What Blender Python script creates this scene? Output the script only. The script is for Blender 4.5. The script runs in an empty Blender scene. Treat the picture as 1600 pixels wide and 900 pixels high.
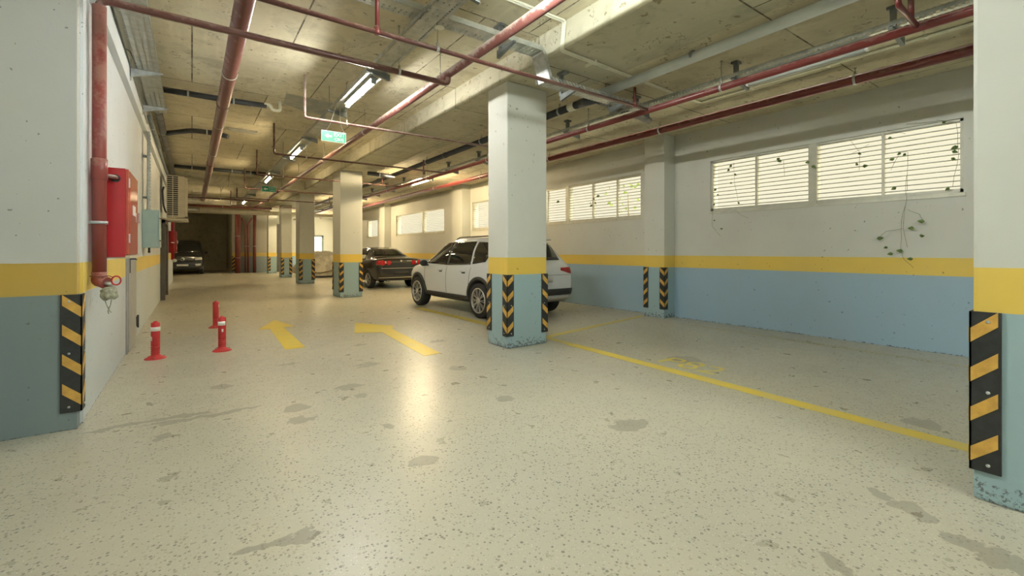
import bpy, bmesh, math, random
from mathutils import Vector, Matrix, noise
from mathutils.bvhtree import BVHTree
PI = math.pi
random.seed(7)
SC = bpy.context.scene
COL = SC.collection

# ------------------------------------------------------------------ camera, world, exposure
TH = math.atan(500/700)                       # yaw to the right of the garage's long axis
cd = bpy.data.cameras.new('camera'); cam = bpy.data.objects.new('camera', cd); COL.objects.link(cam)
cd.sensor_width = 36; cd.lens = 36*700/1600; cd.shift_y = -57.5/1600
cd.clip_start = .05; cd.clip_end = 200
cam.location = (0, 0, 1.3); cam.rotation_euler = (PI/2, 0, -TH)
SC.camera = cam
SC.view_settings.view_transform = 'Standard'; SC.view_settings.look = 'None'
SC.view_settings.exposure = 1.24; SC.view_settings.gamma = 1
SC.view_settings.use_curve_mapping = False
WORLD = .40
TUBE = 100.0
w = bpy.data.worlds.new('daylight'); SC.world = w; w.use_nodes = True
bg = w.node_tree.nodes['Background']; bg.inputs[0].default_value = (1.0, .94, .70, 1); bg.inputs[1].default_value = WORLD
sl = bpy.data.lights.new('sun', 'SUN'); sl.energy = 9; sl.angle = .01; sl.color = (1, .93, .78)
sun = bpy.data.objects.new('sun', sl); COL.objects.link(sun); sun.rotation_euler = (0, math.radians(30), math.radians(-12))

# ------------------------------------------------------------------ materials
class NT:
    def __init__(s, name, rough=.6, metal=0, color=None, spec=None):
        s.m = bpy.data.materials.new(name); s.m.use_nodes = True
        s.t = s.m.node_tree; s.b = s.t.nodes['Principled BSDF']
        s.out = s.t.nodes['Material Output']
        s.b.inputs['Roughness'].default_value = rough; s.b.inputs['Metallic'].default_value = metal
        if spec is not None: s.b.inputs['Specular IOR Level'].default_value = spec
        if color: s.b.inputs['Base Color'].default_value = (*color, 1)
        s._tc = None
    def n(s, ty, **k):
        x = s.t.nodes.new(ty)
        for a, v in k.items(): setattr(x, a, v)
        return x
    def l(s, a, b): s.t.links.new(a, b)
    def put(s, sock, v):
        if isinstance(v, bpy.types.NodeSocket): s.l(v, sock)
        elif isinstance(v, (tuple, list)) and len(v) == 3 and sock.type == 'RGBA': sock.default_value = (*v, 1)
        else: sock.default_value = v
    def obj(s):
        if not s._tc: s._tc = s.n('ShaderNodeTexCoord')
        return s._tc.outputs['Object']
    def sep(s, v=None):
        x = s.n('ShaderNodeSeparateXYZ'); s.l(v or s.obj(), x.inputs[0]); return x.outputs
    def math(s, op, a, b=0., c=0.):
        x = s.n('ShaderNodeMath', operation=op)
        for i, v in enumerate((a, b, c)): s.put(x.inputs[i], v)
        return x.outputs[0]
    def vmath(s, op, a, b=(0, 0, 0)):
        x = s.n('ShaderNodeVectorMath', operation=op); s.put(x.inputs[0], a); s.put(x.inputs[1], b)
        return x.outputs[1] if op in ('LENGTH', 'DISTANCE') else x.outputs[0]
    def noise(s, scale, detail=3, rough=.55, vec=None, dist=0):
        x = s.n('ShaderNodeTexNoise'); s.l(vec or s.obj(), x.inputs['Vector'])
        x.inputs['Scale'].default_value = scale; x.inputs['Detail'].default_value = detail
        x.inputs['Roughness'].default_value = rough; x.inputs['Distortion'].default_value = dist
        return x.outputs[0]
    def ramp(s, f, p0, p1, v0=0., v1=1.):
        x = s.n('ShaderNodeMapRange', interpolation_type='SMOOTHSTEP'); s.put(x.inputs[0], f)
        for i, v in zip((1, 2, 3, 4), (p0, p1, v0, v1)): x.inputs[i].default_value = v
        return x.outputs[0]
    def mix(s, f, a, b, mode='MIX'):
        x = s.n('ShaderNodeMix', data_type='RGBA', blend_type=mode)
        s.put(x.inputs[0], f); s.put(x.inputs[6], a); s.put(x.inputs[7], b); return x.outputs[2]
    def color(s, v): s.put(s.b.inputs['Base Color'], v)
    def rough(s, v): s.put(s.b.inputs['Roughness'], v)
    def bump(s, h, strength=.3, dist=.01):
        x = s.n('ShaderNodeBump'); x.inputs['Strength'].default_value = strength; x.inputs['Distance'].default_value = dist
        s.put(x.inputs['Height'], h); s.l(x.outputs[0], s.b.inputs['Normal'])

def simple(name, col, rough=.5, metal=0, spec=None, var=.12, sc=6, bump=0):
    a = NT(name, rough, metal, col, spec)
    if var:
        f = a.noise(sc, 4, .6)
        a.color(a.mix(a.ramp(f, .3, .7), tuple(c*(1-var) for c in col), tuple(min(1, c*(1+var)) for c in col)))
    if bump: a.bump(a.noise(sc*8, 4), bump, .004)
    return a.m

def painted(name, up, yel, blu, chip=.22):
    """wall paint: blue dado, yellow band, pale grey above; scuffs and chips near the floor"""
    a = NT(name, .55); z = a.sep()[2]
    dz = a.math('MULTIPLY', a.math('SUBTRACT', a.noise(9, 2), .5), .006)
    z = a.math('ADD', z, dz)
    c = a.mix(a.math('GREATER_THAN', z, .985), blu, yel)
    c = a.mix(a.math('GREATER_THAN', z, 1.215), c, up)
    big = a.noise(.9, 4, .6)
    c = a.mix(a.ramp(big, .35, .75, 0, .14), c, (.30, .27, .20))
    sp = a.math('GREATER_THAN', a.noise(21, 2, .5), .715)
    sp2 = a.math('MULTIPLY', sp, a.math('GREATER_THAN', a.noise(1.7, 2), .5))
    c = a.mix(a.math('MULTIPLY', sp2, .6), c, (.08, .08, .07))
    n = a.noise(26, 6, .75)
    low = a.ramp(z, 0, chip, .21, 0.)
    ch = a.math('GREATER_THAN', a.math('ADD', n, low), .71)
    c = a.mix(a.math('MULTIPLY', ch, .8), c, (.09, .09, .085))
    a.color(c); a.bump(a.math('ADD', a.noise(14, 3), a.math('MULTIPLY', ch, -.6)), .25, .006)
    return a.m
GREYP = (.56, .565, .505); YEL = (.72, .51, .09); BLU = (.30, .43, .525)
M = {}
M['paint'] = painted('painted_plaster', GREYP, YEL, BLU, .04)
M['paint_pillar'] = painted('painted_pillar', (.58, .59, .53), YEL, (.30, .43, .46), .24)
M['paint_left'] = painted('painted_plaster_lit', (.68, .72, .74), (.76, .57, .12), (.50, .55, .56), .03)  # same paint scheme, dado paled: the light on this wall is in the colour
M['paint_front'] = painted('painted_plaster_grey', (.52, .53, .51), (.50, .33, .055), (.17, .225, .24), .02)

def concrete(name, c0, c1, joints=True):
    a = NT(name, .8); o = a.obj()
    n1 = a.noise(.55, 5, .6); n2 = a.noise(3.2, 6, .65, dist=.6)
    c = a.mix(a.ramp(n1, .3, .7), c0, c1)
    c = a.mix(a.ramp(n2, .46, .74, 0, .6), c, tuple(v*.62 for v in c0))
    st = a.n('ShaderNodeMapping'); st.inputs['Scale'].default_value = (1, .12, 1); a.l(o, st.inputs[0])
    n3 = a.noise(7, 5, .7, vec=st.outputs[0])
    c = a.mix(a.ramp(n3, .5, .75, 0, .25), c, tuple(min(1, v*1.35) for v in c1))
    if joints:
        d = a.vmath('ADD', o, a.vmath('SCALE', a.n('ShaderNodeTexNoise').outputs[1], (0, 0, 0)))
        br = a.n('ShaderNodeTexBrick', offset=.37); a.l(o, br.inputs[0])
        br.inputs['Scale'].default_value = 1; br.inputs['Mortar Size'].default_value = .009
        br.inputs['Brick Width'].default_value = 1.62; br.inputs['Row Height'].default_value = 2.1
        br.inputs['Color1'].default_value = (1, 1, 1, 1); br.inputs['Color2'].default_value = (.86, .84, .8, 1)
        br.inputs['Mortar'].default_value = (.6, .6, .6, 1)
        c = a.mix(1., c, br.outputs['Color'], 'MULTIPLY')
        j = a.math('MULTIPLY', br.outputs['Fac'], a.ramp(a.noise(4, 4, .7), .36, .58))
        c = a.mix(a.math('MULTIPLY', j, .9), c, (.08, .06, .03))
        cr = a.math('ABSOLUTE', a.math('SUBTRACT', a.noise(.9, 6, .62, dist=.4), .5))
        crk = a.math('MULTIPLY', a.math('LESS_THAN', cr, .0028), a.math('GREATER_THAN', a.noise(2.2, 2), .52))
        c = a.mix(a.math('MULTIPLY', crk, .6), c, (.16, .12, .06))
        bl = a.math('MULTIPLY', a.ramp(a.noise(1.3, 6, .7, dist=1.2), .52, .62), a.ramp(a.noise(.5, 2), .4, .6))
        c = a.mix(a.math('MULTIPLY', bl, .28), c, (.30, .23, .12))
        sp = a.math('MULTIPLY', a.math('GREATER_THAN', a.noise(8.5, 3, .6), .67), .65)
        c = a.mix(sp, c, (.16, .12, .06))
        a.bump(a.math('ADD', n2, a.math('MULTIPLY', j, -2)), .35, .01)
    else:
        a.bump(n2, .3, .01)
    a.color(c); return a.m
M['ceil'] = concrete('board_marked_concrete', (.60, .545, .38), (.70, .665, .50))
M['beam'] = concrete('beam_concrete', (.48, .46, .34), (.60, .58, .45))
M['recess'] = concrete('raw_concrete', (.42, .40, .29), (.56, .53, .40), False)

STAINS = [(1.17,2.59,.1,.098),(.68,3.76,.078,.091),(.7,4.06,.114,.102),(-.16,3.99,.058,.071),(.22,2.25,.06,.05),(.32,2.24,.075,.055),(.42,2.22,.05,.045),(2.67,2.21,.158,.128),(3.0,.82,.06,.06),(2.95,.71,.07,.07),(2.93,.61,.055,.06),(2.80,.47,.07,.06),(2.78,.37,.085,.07),(2.78,.27,.08,.07),(2.26,3.24,.064,.072),(1.64,5.13,.15,.117),(1.22,4.39,.136,.082),(1.23,4.06,.078,.095),(1.19,3.23,.042,.063),(4.47,.95,.122,.122),(4.81,3.17,.214,.202),(2.17,.74,.045,.063),(.23,5.13,.086,.1),(-.25,4.38,.42,.045),(.1,4.28,.40,.05),(2.41,4.41,.114,.117),(1.9,6.3,.1,.06),(2.9,5.9,.12,.07),(.9,5.7,.11,.06)]
def floor_mat():
    a = NT('polished_aggregate_floor', .3); o = a.obj(); xyz = a.sep()
    big = a.noise(.35, 4, .55); mid = a.noise(2.6, 5, .6)
    c = a.mix(a.ramp(big, .3, .7), (.43, .41, .325), (.51, .49, .39))
    c = a.mix(a.ramp(mid, .45, .8, 0, .2), c, (.42, .40, .31))
    v = a.n('ShaderNodeTexVoronoi'); a.l(o, v.inputs['Vector']); v.inputs['Scale'].default_value = 58
    cs = a.n('ShaderNodeSeparateColor'); a.l(v.outputs['Color'], cs.inputs[0])
    dens = a.ramp(a.noise(.8, 3, .6), .35, .65, .46, .16)
    # exposed chips get denser towards the near drive lane, smoother paint film in the far lane
    sel = a.math('GREATER_THAN', cs.outputs[0], dens)
    size = a.math('MULTIPLY', cs.outputs[1], .009)
    chip = a.math('MULTIPLY', sel, a.math('LESS_THAN', v.outputs['Distance'], a.math('ADD', .14, a.math('MULTIPLY', cs.outputs[1], .33))))
    chipc = a.mix(cs.outputs[2], (.085, .082, .075), (.36, .31, .23))
    c = a.mix(a.math('MULTIPLY', chip, .8), c, chipc)
    v2 = a.n('ShaderNodeTexVoronoi'); a.l(o, v2.inputs['Vector']); v2.inputs['Scale'].default_value = 110
    cs2 = a.n('ShaderNodeSeparateColor'); a.l(v2.outputs['Color'], cs2.inputs[0])
    chip2 = a.math('MULTIPLY', a.math('GREATER_THAN', cs2.outputs[0], .62), a.math('LESS_THAN', v2.outputs['Distance'], .33))
    c = a.mix(a.math('MULTIPLY', chip2, .6), c, a.mix(cs2.outputs[1], (.20, .19, .17), (.78, .74, .62)))
    nz = a.n('ShaderNodeTexNoise'); a.l(o, nz.inputs['Vector']); nz.inputs['Scale'].default_value = 7; nz.inputs['Detail'].default_value = 5
    dis = a.vmath('MULTIPLY', a.vmath('SUBTRACT', nz.outputs[1], (.5, .5, .5)), (.24, .24, 0))
    p = a.vmath('ADD', o, dis); tot = None
    for x, y, rx, ry in STAINS:
        q = a.vmath('MULTIPLY', a.vmath('SUBTRACT', p, (x, y, 0)), (1/rx, 1/ry, 0))
        m = a.ramp(a.vmath('LENGTH', q), .85, 1.05, 1, 0)
        tot = m if tot is None else a.math('MAXIMUM', tot, m)
    wm = a.ramp(a.noise(.7, 3, .5), .3, .75)
    c = a.mix(a.math('MULTIPLY', wm, .26), c, (.54, .49, .35))
    c = a.mix(a.ramp(a.noise(.23, 2, .5), .45, .75, 0, .16), c, (.36, .36, .30))
    c = a.mix(a.math('MULTIPLY', tot, .66), c, (.235, .215, .165))
    gs = a.math('GREATER_THAN', a.noise(2.3, 4, .6, dist=.3), .80)
    c = a.mix(a.math('MULTIPLY', gs, .45), c, (.25, .23, .18))
    a.color(c)
    a.rough(a.ramp(a.noise(6, 4, .6), .3, .7, .27, .38))
    a.bump(a.math('ADD', a.noise(1.6, 2, .5), a.math('MULTIPLY', a.noise(30, 3), .10)), .06, .02)
    return a.m
M['floor'] = floor_mat()

def floor_paint(name, col, wear):
    a = NT(name, .4)
    n = a.noise(28, 5, .7)
    c = a.mix(a.ramp(a.noise(5, 4), .35, .7, 0, .35), col, (.55, .48, .25))
    a.color(c)
    tr = a.n('ShaderNodeBsdfTransparent'); mx = a.n('ShaderNodeMixShader')
    a.l(a.math('GREATER_THAN', n, wear), mx.inputs[0]); a.l(a.b.outputs[0], mx.inputs[1]); a.l(tr.outputs[0], mx.inputs[2])
    a.l(mx.outputs[0], a.out.inputs[0]); return a.m
M['fpaint'] = floor_paint('yellow_floor_paint', (.72, .54, .04), .70)
M['fworn'] = floor_paint('worn_yellow_floor_paint', (.66, .53, .07), .56)
M['ffaint'] = floor_paint('faded_yellow_floor_paint', (.47, .41, .17), .47)

def pipe_mat(name, red, dust, amt=.5):
    a = NT(name, .38); n = a.noise(7, 6, .75); nz = a.n('ShaderNodeNewGeometry')
    up = a.math('MULTIPLY', a.sep(nz.outputs['Normal'])[2], .25)
    f = a.math('ADD', n, up)
    c = a.mix(a.ramp(f, .62-amt*.3, .72-amt*.12), red, dust)
    a.color(c); a.rough(a.ramp(f, .4, .8, .32, .8)); return a.m
M['red'] = pipe_mat('red_pipe_paint', (.17, .030, .026), (.24, .12, .095), .45)
M['redbrown'] = pipe_mat('brownish_red_pipe_paint', (.115, .042, .034), (.27, .165, .13), .5)
M['redriser'] = pipe_mat('faded_red_pipe_paint', (.26, .055, .045), (.36, .17, .13), .4)
M['reddust'] = pipe_mat('dusty_red_pipe_paint', (.17, .062, .052), (.42, .33, .29), .95)
M['redbright'] = simple('bright_red_enamel', (.46, .018, .025), .35, var=.06)
M['hosered'] = simple('hose_door_red', (.50, .09, .06), .18, var=.1)
M['plastic_red'] = simple('red_plastic', (.52, .03, .03), .45, var=.1)
M['white'] = simple('white_plastic', (.78, .78, .74), .4, var=.05)
M['conduit'] = simple('cream_conduit', (.78, .77, .64), .5, var=.08)
M['greypipe'] = simple('grey_pvc', (.66, .72, .72), .4, var=.08, sc=2)
M['greydark'] = simple('grey_lagged_pipe', (.22, .21, .20), .6, var=.2)
M['blackpipe'] = simple('black_pipe', (.045, .05, .06), .4, var=.2)
M['steel'] = simple('galvanised_steel', (.52, .55, .55), .42, .75, var=.18, sc=12)
M['rod'] = simple('threaded_rod_steel', (.38, .37, .30), .5, .5, var=.15)
M['steel_dark'] = simple('dull_steel', (.22, .24, .24), .5, .6, var=.2)
M['doorsteel'] = simple('steel_door_grey', (.36, .36, .34), .45, .2, var=.08)
M['darkframe'] = simple('dark_door_frame', (.11, .10, .085), .5, var=.15)
M['teal'] = simple('pale_teal_enamel', (.38, .50, .47), .4, var=.05)
M['acbody'] = simple('aged_white_metal', (.60, .54, .40), .5, var=.08)
M['frame'] = simple('window_frame_aluminium', (.52, .51, .42), .45, .25, var=.08)
M['slat'] = simple('louvre_slat_grey', (.42, .42, .34), .5, .1, var=.05)
M['standred'] = simple('brown_red_standpipe', (.20, .05, .04), .5)
M['rubber'] = simple('black_rubber', (.022, .024, .024), .5, var=.25, sc=20)
M['tyre'] = simple('tyre_rubber', (.022, .022, .022), .75, var=.2)
M['guardyellow'] = simple('ochre_reflective_tape', (.58, .34, .07), .45, var=.15, sc=14)
M['chrome'] = simple('chrome', (.72, .72, .70), .18, 1., var=0)
M['alloy'] = simple('alloy_wheel', (.62, .62, .60), .28, .85, var=.05)
M['black'] = simple('black_trim', (.028, .03, .03), .5, var=.1)
M['glass'] = simple('dark_tinted_glass', (.012, .014, .012), .04, var=0, spec=.9)
M['redlens'] = simple('red_lamp_lens', (.38, .008, .012), .12, var=0, spec=.8)
M['lens'] = simple('clear_lamp_lens', (.62, .62, .60), .12, .3, var=0)
M['carwhite'] = simple('white_car_paint', (.66, .69, .70), .16, var=0, spec=.6)
M['carsedan'] = simple('dark_brown_car_paint', (.030, .024, .022), .14, var=0, spec=.9)
M['carvan'] = simple('black_car_paint', (.02, .02, .02), .2, var=0, spec=.7)
M['cloth'] = simple('dusty_car_cover', (.42, .39, .31), .9, var=.2, sc=4, bump=.4)
M['rag'] = simple('dusty_rag', (.33, .33, .25), .95, var=.3, sc=40, bump=.6)
M['leaf'] = simple('vine_leaf', (.10, .16, .035), .6, var=.4, sc=30)
M['leaflit'] = simple('bush_leaf', (.22, .33, .06), .6, var=.3, sc=12)
M['stem'] = simple('vine_stem', (.17, .15, .08), .8, var=.2)
M['signgreen'] = simple('exit_sign_green', (.02, .30, .16), .4, var=0)
M['signwhite'] = simple('exit_sign_white', (.78, .84, .80), .4, var=0)
M['patch'] = simple('bare_grey_patch', (.42, .42, .36), .8, var=.15)
M['duct'] = simple('foil_duct', (.50, .47, .38), .4, .4, var=.15)
M['insul'] = simple('white_pipe_lagging', (.66, .62, .50), .6, var=.08)
M['plate'] = simple('number_plate', (.55, .55, .52), .4, var=0)
def emis(name, col, st):
    a = NT(name); e = a.n('ShaderNodeEmission'); e.inputs[0].default_value = (*col, 1); e.inputs[1].default_value = st
    a.l(e.outputs[0], a.out.inputs[0]); return a.m
M['tube'] = emis('lit_tube', (1., .98, .92), TUBE*1.2)
M['tube_warm'] = emis('lit_tube_warm', (1., .78, .46), TUBE*.62)
M['tube_cool'] = emis('lit_tube_cool', (.95, 1., .95), TUBE*2.1)
M['tube_amber'] = emis('lit_tube_amber', (1., .78, .46), TUBE*3.0)
M['diffuser'] = simple('unlit_tube_cover', (.50, .53, .50), .3, var=.03)
def perforated():
    a = NT('perforated_tray_steel', .42, .7, (.52, .55, .53)); x, y, z = a.sep()
    s = a.math('ADD', a.math('ADD', x, z), 0)
    fy = a.math('LESS_THAN', a.math('FRACT', a.math('MULTIPLY', y, 22)), .6)
    fx = a.math('LESS_THAN', a.math('FRACT', a.math('MULTIPLY', s, 18)), .38)
    tr = a.n('ShaderNodeBsdfTransparent'); mx = a.n('ShaderNodeMixShader')
    c = a.mix(a.ramp(a.noise(9, 3), .3, .7), (.42, .45, .43), (.58, .60, .56)); a.color(c)
    a.l(a.math('MULTIPLY', fx, fy), mx.inputs[0]); a.l(a.b.outputs[0], mx.inputs[1]); a.l(tr.outputs[0], mx.inputs[2])
    a.l(mx.outputs[0], a.out.inputs[0]); return a.m
M['tray'] = perforated()

# ------------------------------------------------------------------ mesh helpers
class MB:
    """collects shapes; build() links them as ONE mesh object"""
    def __init__(s): s.bm = bmesh.new(); s.mi = 0
    def _f(s, n0):
        for f in s.bm.faces:
            if not f.tag: f.material_index = s.mi; f.tag = True
    def mat(s, i): s.mi = i; return s
    def box(s, a, b, bev=0):
        n0 = len(s.bm.faces)
        r = bmesh.ops.create_cube(s.bm, size=1)
        c = [(a[i]+b[i])/2 for i in range(3)]; d = [abs(b[i]-a[i]) for i in range(3)]
        for v in r['verts']: v.co = Vector([c[i]+v.co[i]*d[i] for i in range(3)])
        if bev:
            es = list({e for v in r['verts'] for e in v.link_edges})
            bmesh.ops.bevel(s.bm, geom=es, offset=bev, segments=2, affect='EDGES', profile=.6)
        s._f(n0); return s
    def face(s, pts):
        n0 = len(s.bm.faces); s.bm.faces.new([s.bm.verts.new(p) for p in pts]); s._f(n0); return s
    def prism(s, pts, vec):
        """closed prism: polygon pts swept by vec"""
        n0 = len(s.bm.faces); vec = Vector(vec)
        a = [s.bm.verts.new(p) for p in pts]; b = [s.bm.verts.new(Vector(p)+vec) for p in pts]; n = len(a)
        s.bm.faces.new(a[::-1]); s.bm.faces.new(b)
        for i in range(n): s.bm.faces.new((a[i], a[(i+1) % n], b[(i+1) % n], b[i]))
        s._f(n0); return s
    def tube(s, path, r, seg=12, bend=0, cap=True):
        """swept round pipe along a polyline, corners rounded with radius bend"""
        n0 = len(s.bm.faces); P = [Vector(p) for p in path]
        if bend:
            Q = [P[0]]
            for i in range(1, len(P)-1):
                a = (P[i-1]-P[i]); b = (P[i+1]-P[i]); k = min(bend, a.length*.45, b.length*.45)
                a = P[i]+a.normalized()*k; b = P[i]+b.normalized()*k
                for t in range(6):
                    u = t/5; Q.append((1-u)**2*a+2*u*(1-u)*P[i]+u*u*b)
            Q.append(P[-1]); P = Q
        rr = r if isinstance(r, (list, tuple)) else [r]*len(P)
        T = []
        for i in range(len(P)):
            t = P[min(i+1, len(P)-1)]-P[max(i-1, 0)]; T.append(t.normalized())
        u = T[0].orthogonal().normalized(); rings = []
        for i, p in enumerate(P):
            if i: u = T[i-1].rotation_difference(T[i]) @ u
            u = (u-T[i]*u.dot(T[i])).normalized(); v = T[i].cross(u)
            rings.append([s.bm.verts.new(p+rr[i]*(math.cos(k*2*PI/seg)*u+math.sin(k*2*PI/seg)*v)) for k in range(seg)])
        for a, b in zip(rings, rings[1:]):
            for k in range(seg):
                f = s.bm.faces.new((a[k], a[(k+1) % seg], b[(k+1) % seg], b[k])); f.smooth = True
        if cap: s.bm.faces.new(rings[0][::-1]); s.bm.faces.new(rings[-1])
        s._f(n0); return s
    def lathe(s, prof, c=(0, 0, 0), axis='z', seg=24, cap=True):
        """prof: (r, h) list turned about an axis"""
        n0 = len(s.bm.faces); c = Vector(c); rings = []
        def pt(r, h, a):
            x, y = r*math.cos(a), r*math.sin(a)
            return c+Vector({'z': (x, y, h), 'x': (h, x, y), 'y': (x, h, y)}[axis])
        for r, h in prof: rings.append([s.bm.verts.new(pt(max(r, 1e-4), h, k*2*PI/seg)) for k in range(seg)])
        for a, b in zip(rings, rings[1:]):
            for k in range(seg):
                f = s.bm.faces.new((a[k], a[(k+1) % seg], b[(k+1) % seg], b[k])); f.smooth = True
        if cap: s.bm.faces.new(rings[0][::-1]); s.bm.faces.new(rings[-1])
        s._f(n0); return s
    def blob(s, c, r, sub=3, nz=.2, sc=3, seed=0):
        n0 = len(s.bm.faces)
        q = bmesh.ops.create_icosphere(s.bm, subdivisions=sub, radius=1)
        for v in q['verts']:
            k = 1+nz*noise.noise(v.co*sc+Vector((seed, 0, 0))); v.co = Vector([c[i]+v.co[i]*r[i]*k for i in range(3)])
        for f in s.bm.faces:
            if not f.tag: f.smooth = True
        s._f(n0); return s
    def build(s, name, mats, parent=None, origin=None):
        if not isinstance(mats, (list, tuple)): mats = [mats]
        bmesh.ops.recalc_face_normals(s.bm, faces=s.bm.faces)
        me = bpy.data.meshes.new(name); o = bpy.data.objects.new(name, me); COL.objects.link(o)
        off = Vector((0, 0, 0))
        if parent is not None:
            o.parent = parent; p = parent
            while p is not None: off += Vector(p.location); p = p.parent
        if origin is not None: o.location = Vector(origin)-off; off = Vector(origin)
        if off.length: bmesh.ops.translate(s.bm, verts=s.bm.verts, vec=-off)
        s.bm.to_mesh(me); s.bm.free()
        for m in mats: me.materials.append(m)
        return o

def tag(o, label=None, cat=None, group=None, kind=None):
    for k, v in (('label', label), ('category', cat), ('group', group), ('kind', kind)):
        if v: o[k] = v
    return o
def thing(name, label, cat, loc=(0, 0, 0), group=None):
    o = bpy.data.objects.new(name, None); COL.objects.link(o); o.location = loc; o.empty_display_size = .1
    return tag(o, label, cat, group)
def struct(o): o['kind'] = 'structure'; return o
def copy_tree(o, parent=None):
    c = o.copy(); COL.objects.link(c); c.parent = parent
    for ch in o.children: copy_tree(ch, c)
    return c
def text_bm(txt, size):
    cu = bpy.data.curves.new('t', 'FONT'); cu.body = txt; cu.size = size; cu.align_x = 'CENTER'; cu.align_y = 'CENTER'
    to = bpy.data.objects.new('t', cu); COL.objects.link(to)
    dg = bpy.context.evaluated_depsgraph_get(); me = to.evaluated_get(dg).to_mesh()
    vs = [tuple(v.co) for v in me.vertices]; fs = [tuple(p.vertices) for p in me.polygons]
    bpy.data.objects.remove(to); bpy.data.curves.remove(cu)
    return vs, fs
def add_text(mb, txt, size, M4, squeeze=1):
    vs, fs = text_bm(txt, size); bmv = [mb.bm.verts.new(M4 @ Vector((v[0]*squeeze, v[1], v[2]))) for v in vs]
    for f in fs:
        try: q = mb.bm.faces.new([bmv[i] for i in f]); q.material_index = mb.mi
        except ValueError: pass

# ------------------------------------------------------------------ the room
CL, CR = 3.88, 3.57           # slab undersides, left bay and right bay
YB = -7.0                     # wall behind the camera
XL, XR = -.68, 7.75
YE = 31.5
struct(MB().box((-5, YB-.3, -.3), (8.3, 37.5, 0)).build('floor', M['floor']))
c = MB().box((-5, YB, CL), (3.4, 37.3, CL+.3))
struct(c.build('ceiling', M['ceil']))
struct(MB().box((4.45, YB, CR), (8.0, 31.7, CR+.6)).build('ceiling_right', M['ceil']))
struct(MB().box((3.4, YB, CR), (4.45, 31.7, CR+.6), .008).build('trim_1', M['beam']))                 # long shallow beam over the pillars
struct(MB().box((XL, 18.0, CR), (3.4, 18.7, CL), .006).build('trim_2', M['beam']))                    # cross beam
struct(MB().box((-5, 27.0, 3.22), (3.4, 27.35, CL)).build('trim_3', M['recess']))               # downstand before the recess
# left wall with a slight beam on top, and the wall block standing forward at the left edge
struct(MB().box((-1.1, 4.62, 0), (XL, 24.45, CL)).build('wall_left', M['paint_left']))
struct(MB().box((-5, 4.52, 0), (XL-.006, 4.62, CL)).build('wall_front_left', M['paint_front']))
struct(MB().box((XL, 4.98, 3.33), (-.62, 24.45, CL)).build('trim_4', M['paint_left']))
struct(MB().box((XL-.004, 4.64, 0), (XL+.012, 4.70, CL), .004).build('trim_5', M['paint_left']))        # plaster ridge beside the corner
struct(MB().box((-5.2, YB, 0), (-5, 4.52, CL)).build('wall_far_left', M['paint']))
struct(MB().box((-5.2, YB-.2, 0), (8.0, YB, CL)).build('wall_rear', M['paint']))
# right wall: built round the louvred windows and the daylight opening at the far end
WZ0, WZ1 = 2.03, 2.95
WINS = [(1.26, 4.58), (6.14, 13.18), (15.26, 20.15), (22.72, 24.40)]
OPEN = (26.6, 31.0)
r = MB()
r.box((XR, YB, 0), (XR+.25, OPEN[0], WZ0)); r.box((XR, YB, WZ1), (XR+.25, OPEN[0], CR+.3))
ys = [YB]+[v for q in WINS for v in q]+[OPEN[0]]
for i in range(0, len(ys), 2): r.box((XR, ys[i], WZ0), (XR+.25, ys[i+1], WZ1))
r.box((XR, OPEN[0], 2.9), (XR+.25, OPEN[1], CR+.3)); r.box((XR, OPEN[1], 0), (XR+.25, 31.7, CR+.3))
struct(r.build('wall_right', M['paint']))
for i, (y0, y1) in enumerate([(5.33, 5.80), (13.3, 14.0), (20.8, 21.5), (25.6, 26.3)]):
    struct(MB().box((7.42, y0, 0), (XR, y1, CR), .01).build('wall_column_right', M['paint_pillar']))
# end walls
struct(MB().box((3.9, YE, 0), (8.0, YE+.2, CL)).build('wall_end', M['paint']))
M['paint_raw'] = painted('half_painted_concrete', (.33, .31, .25), (.52, .37, .10), (.22, .26, .27), .02)
struct(MB().box((1.95, YE, 0), (3.9, YE+.2, CL)).build('wall_end_left', M['paint_raw']))
struct(MB().box((1.95, YE+.2, 0), (2.1, 37, CL)).build('wall_recess_right', M['recess']))
struct(MB().box((-5, 36.8, 0), (2.1, 37, CL)).build('wall_recess_end', M['recess']))
struct(MB().box((-5.2, 24.4, 0), (-5, 37, CL)).build('wall_recess_left', M['recess']))
struct(MB().box((-5, 24.3, 0), (-1.1, 24.45, CL)).build('wall_recess_front', M['recess']))

# louvred windows
def window(n, y0, y1, thick, thin):
    f = MB(); x0, x1 = XR+.03, XR+.10
    f.box((x0, y0, WZ0), (x1, y1, WZ0+.05)); f.box((x0, y0, WZ1-.03), (x1, y1, WZ1))
    f.box((x0, y0, WZ0), (x1, y0+.035, WZ1)); f.box((x0, y1-.035, WZ0), (x1, y1, WZ1))
    o = struct(f.build('window_%d' % n, M['frame']))
    for t in thick: MB().box((XR+.01, t-.055, WZ0), (XR+.16, t+.055, WZ1)).build('mullion', M['frame'], o)
    for t in thin: MB().box((x0-.008, t-.014, WZ0), (x1, t+.014, WZ1)).build('mullion', M['frame'], o)
    s = MB(); k = 0; z = WZ0+.075
    while z < WZ1-.03:
        s.prism([(XR+.045, y0+.02, z), (XR+.088, y0+.02, z+.002), (XR+.088, y0+.02, z+.015), (XR+.045, y0+.02, z+.015)], (0, y1-y0-.04, 0)); z += .0665
    s.build('louvre_slats', M['slat'], o)
    MB().box((XR-.012, y0-.02, WZ0-.05), (XR+.2, y1+.02, WZ0), .004).build('window_sill', M['frame'], o)
window(1, 1.26, 4.58, [2.92], [3.77, 2.06])
window(2, 6.14, 13.18, [8.45, 10.8], [6.82, 7.57, 9.25, 9.95, 11.6])
window(3, 15.26, 20.15, [17.22], [])
window(4, 22.72, 24.40, [], [])

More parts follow.
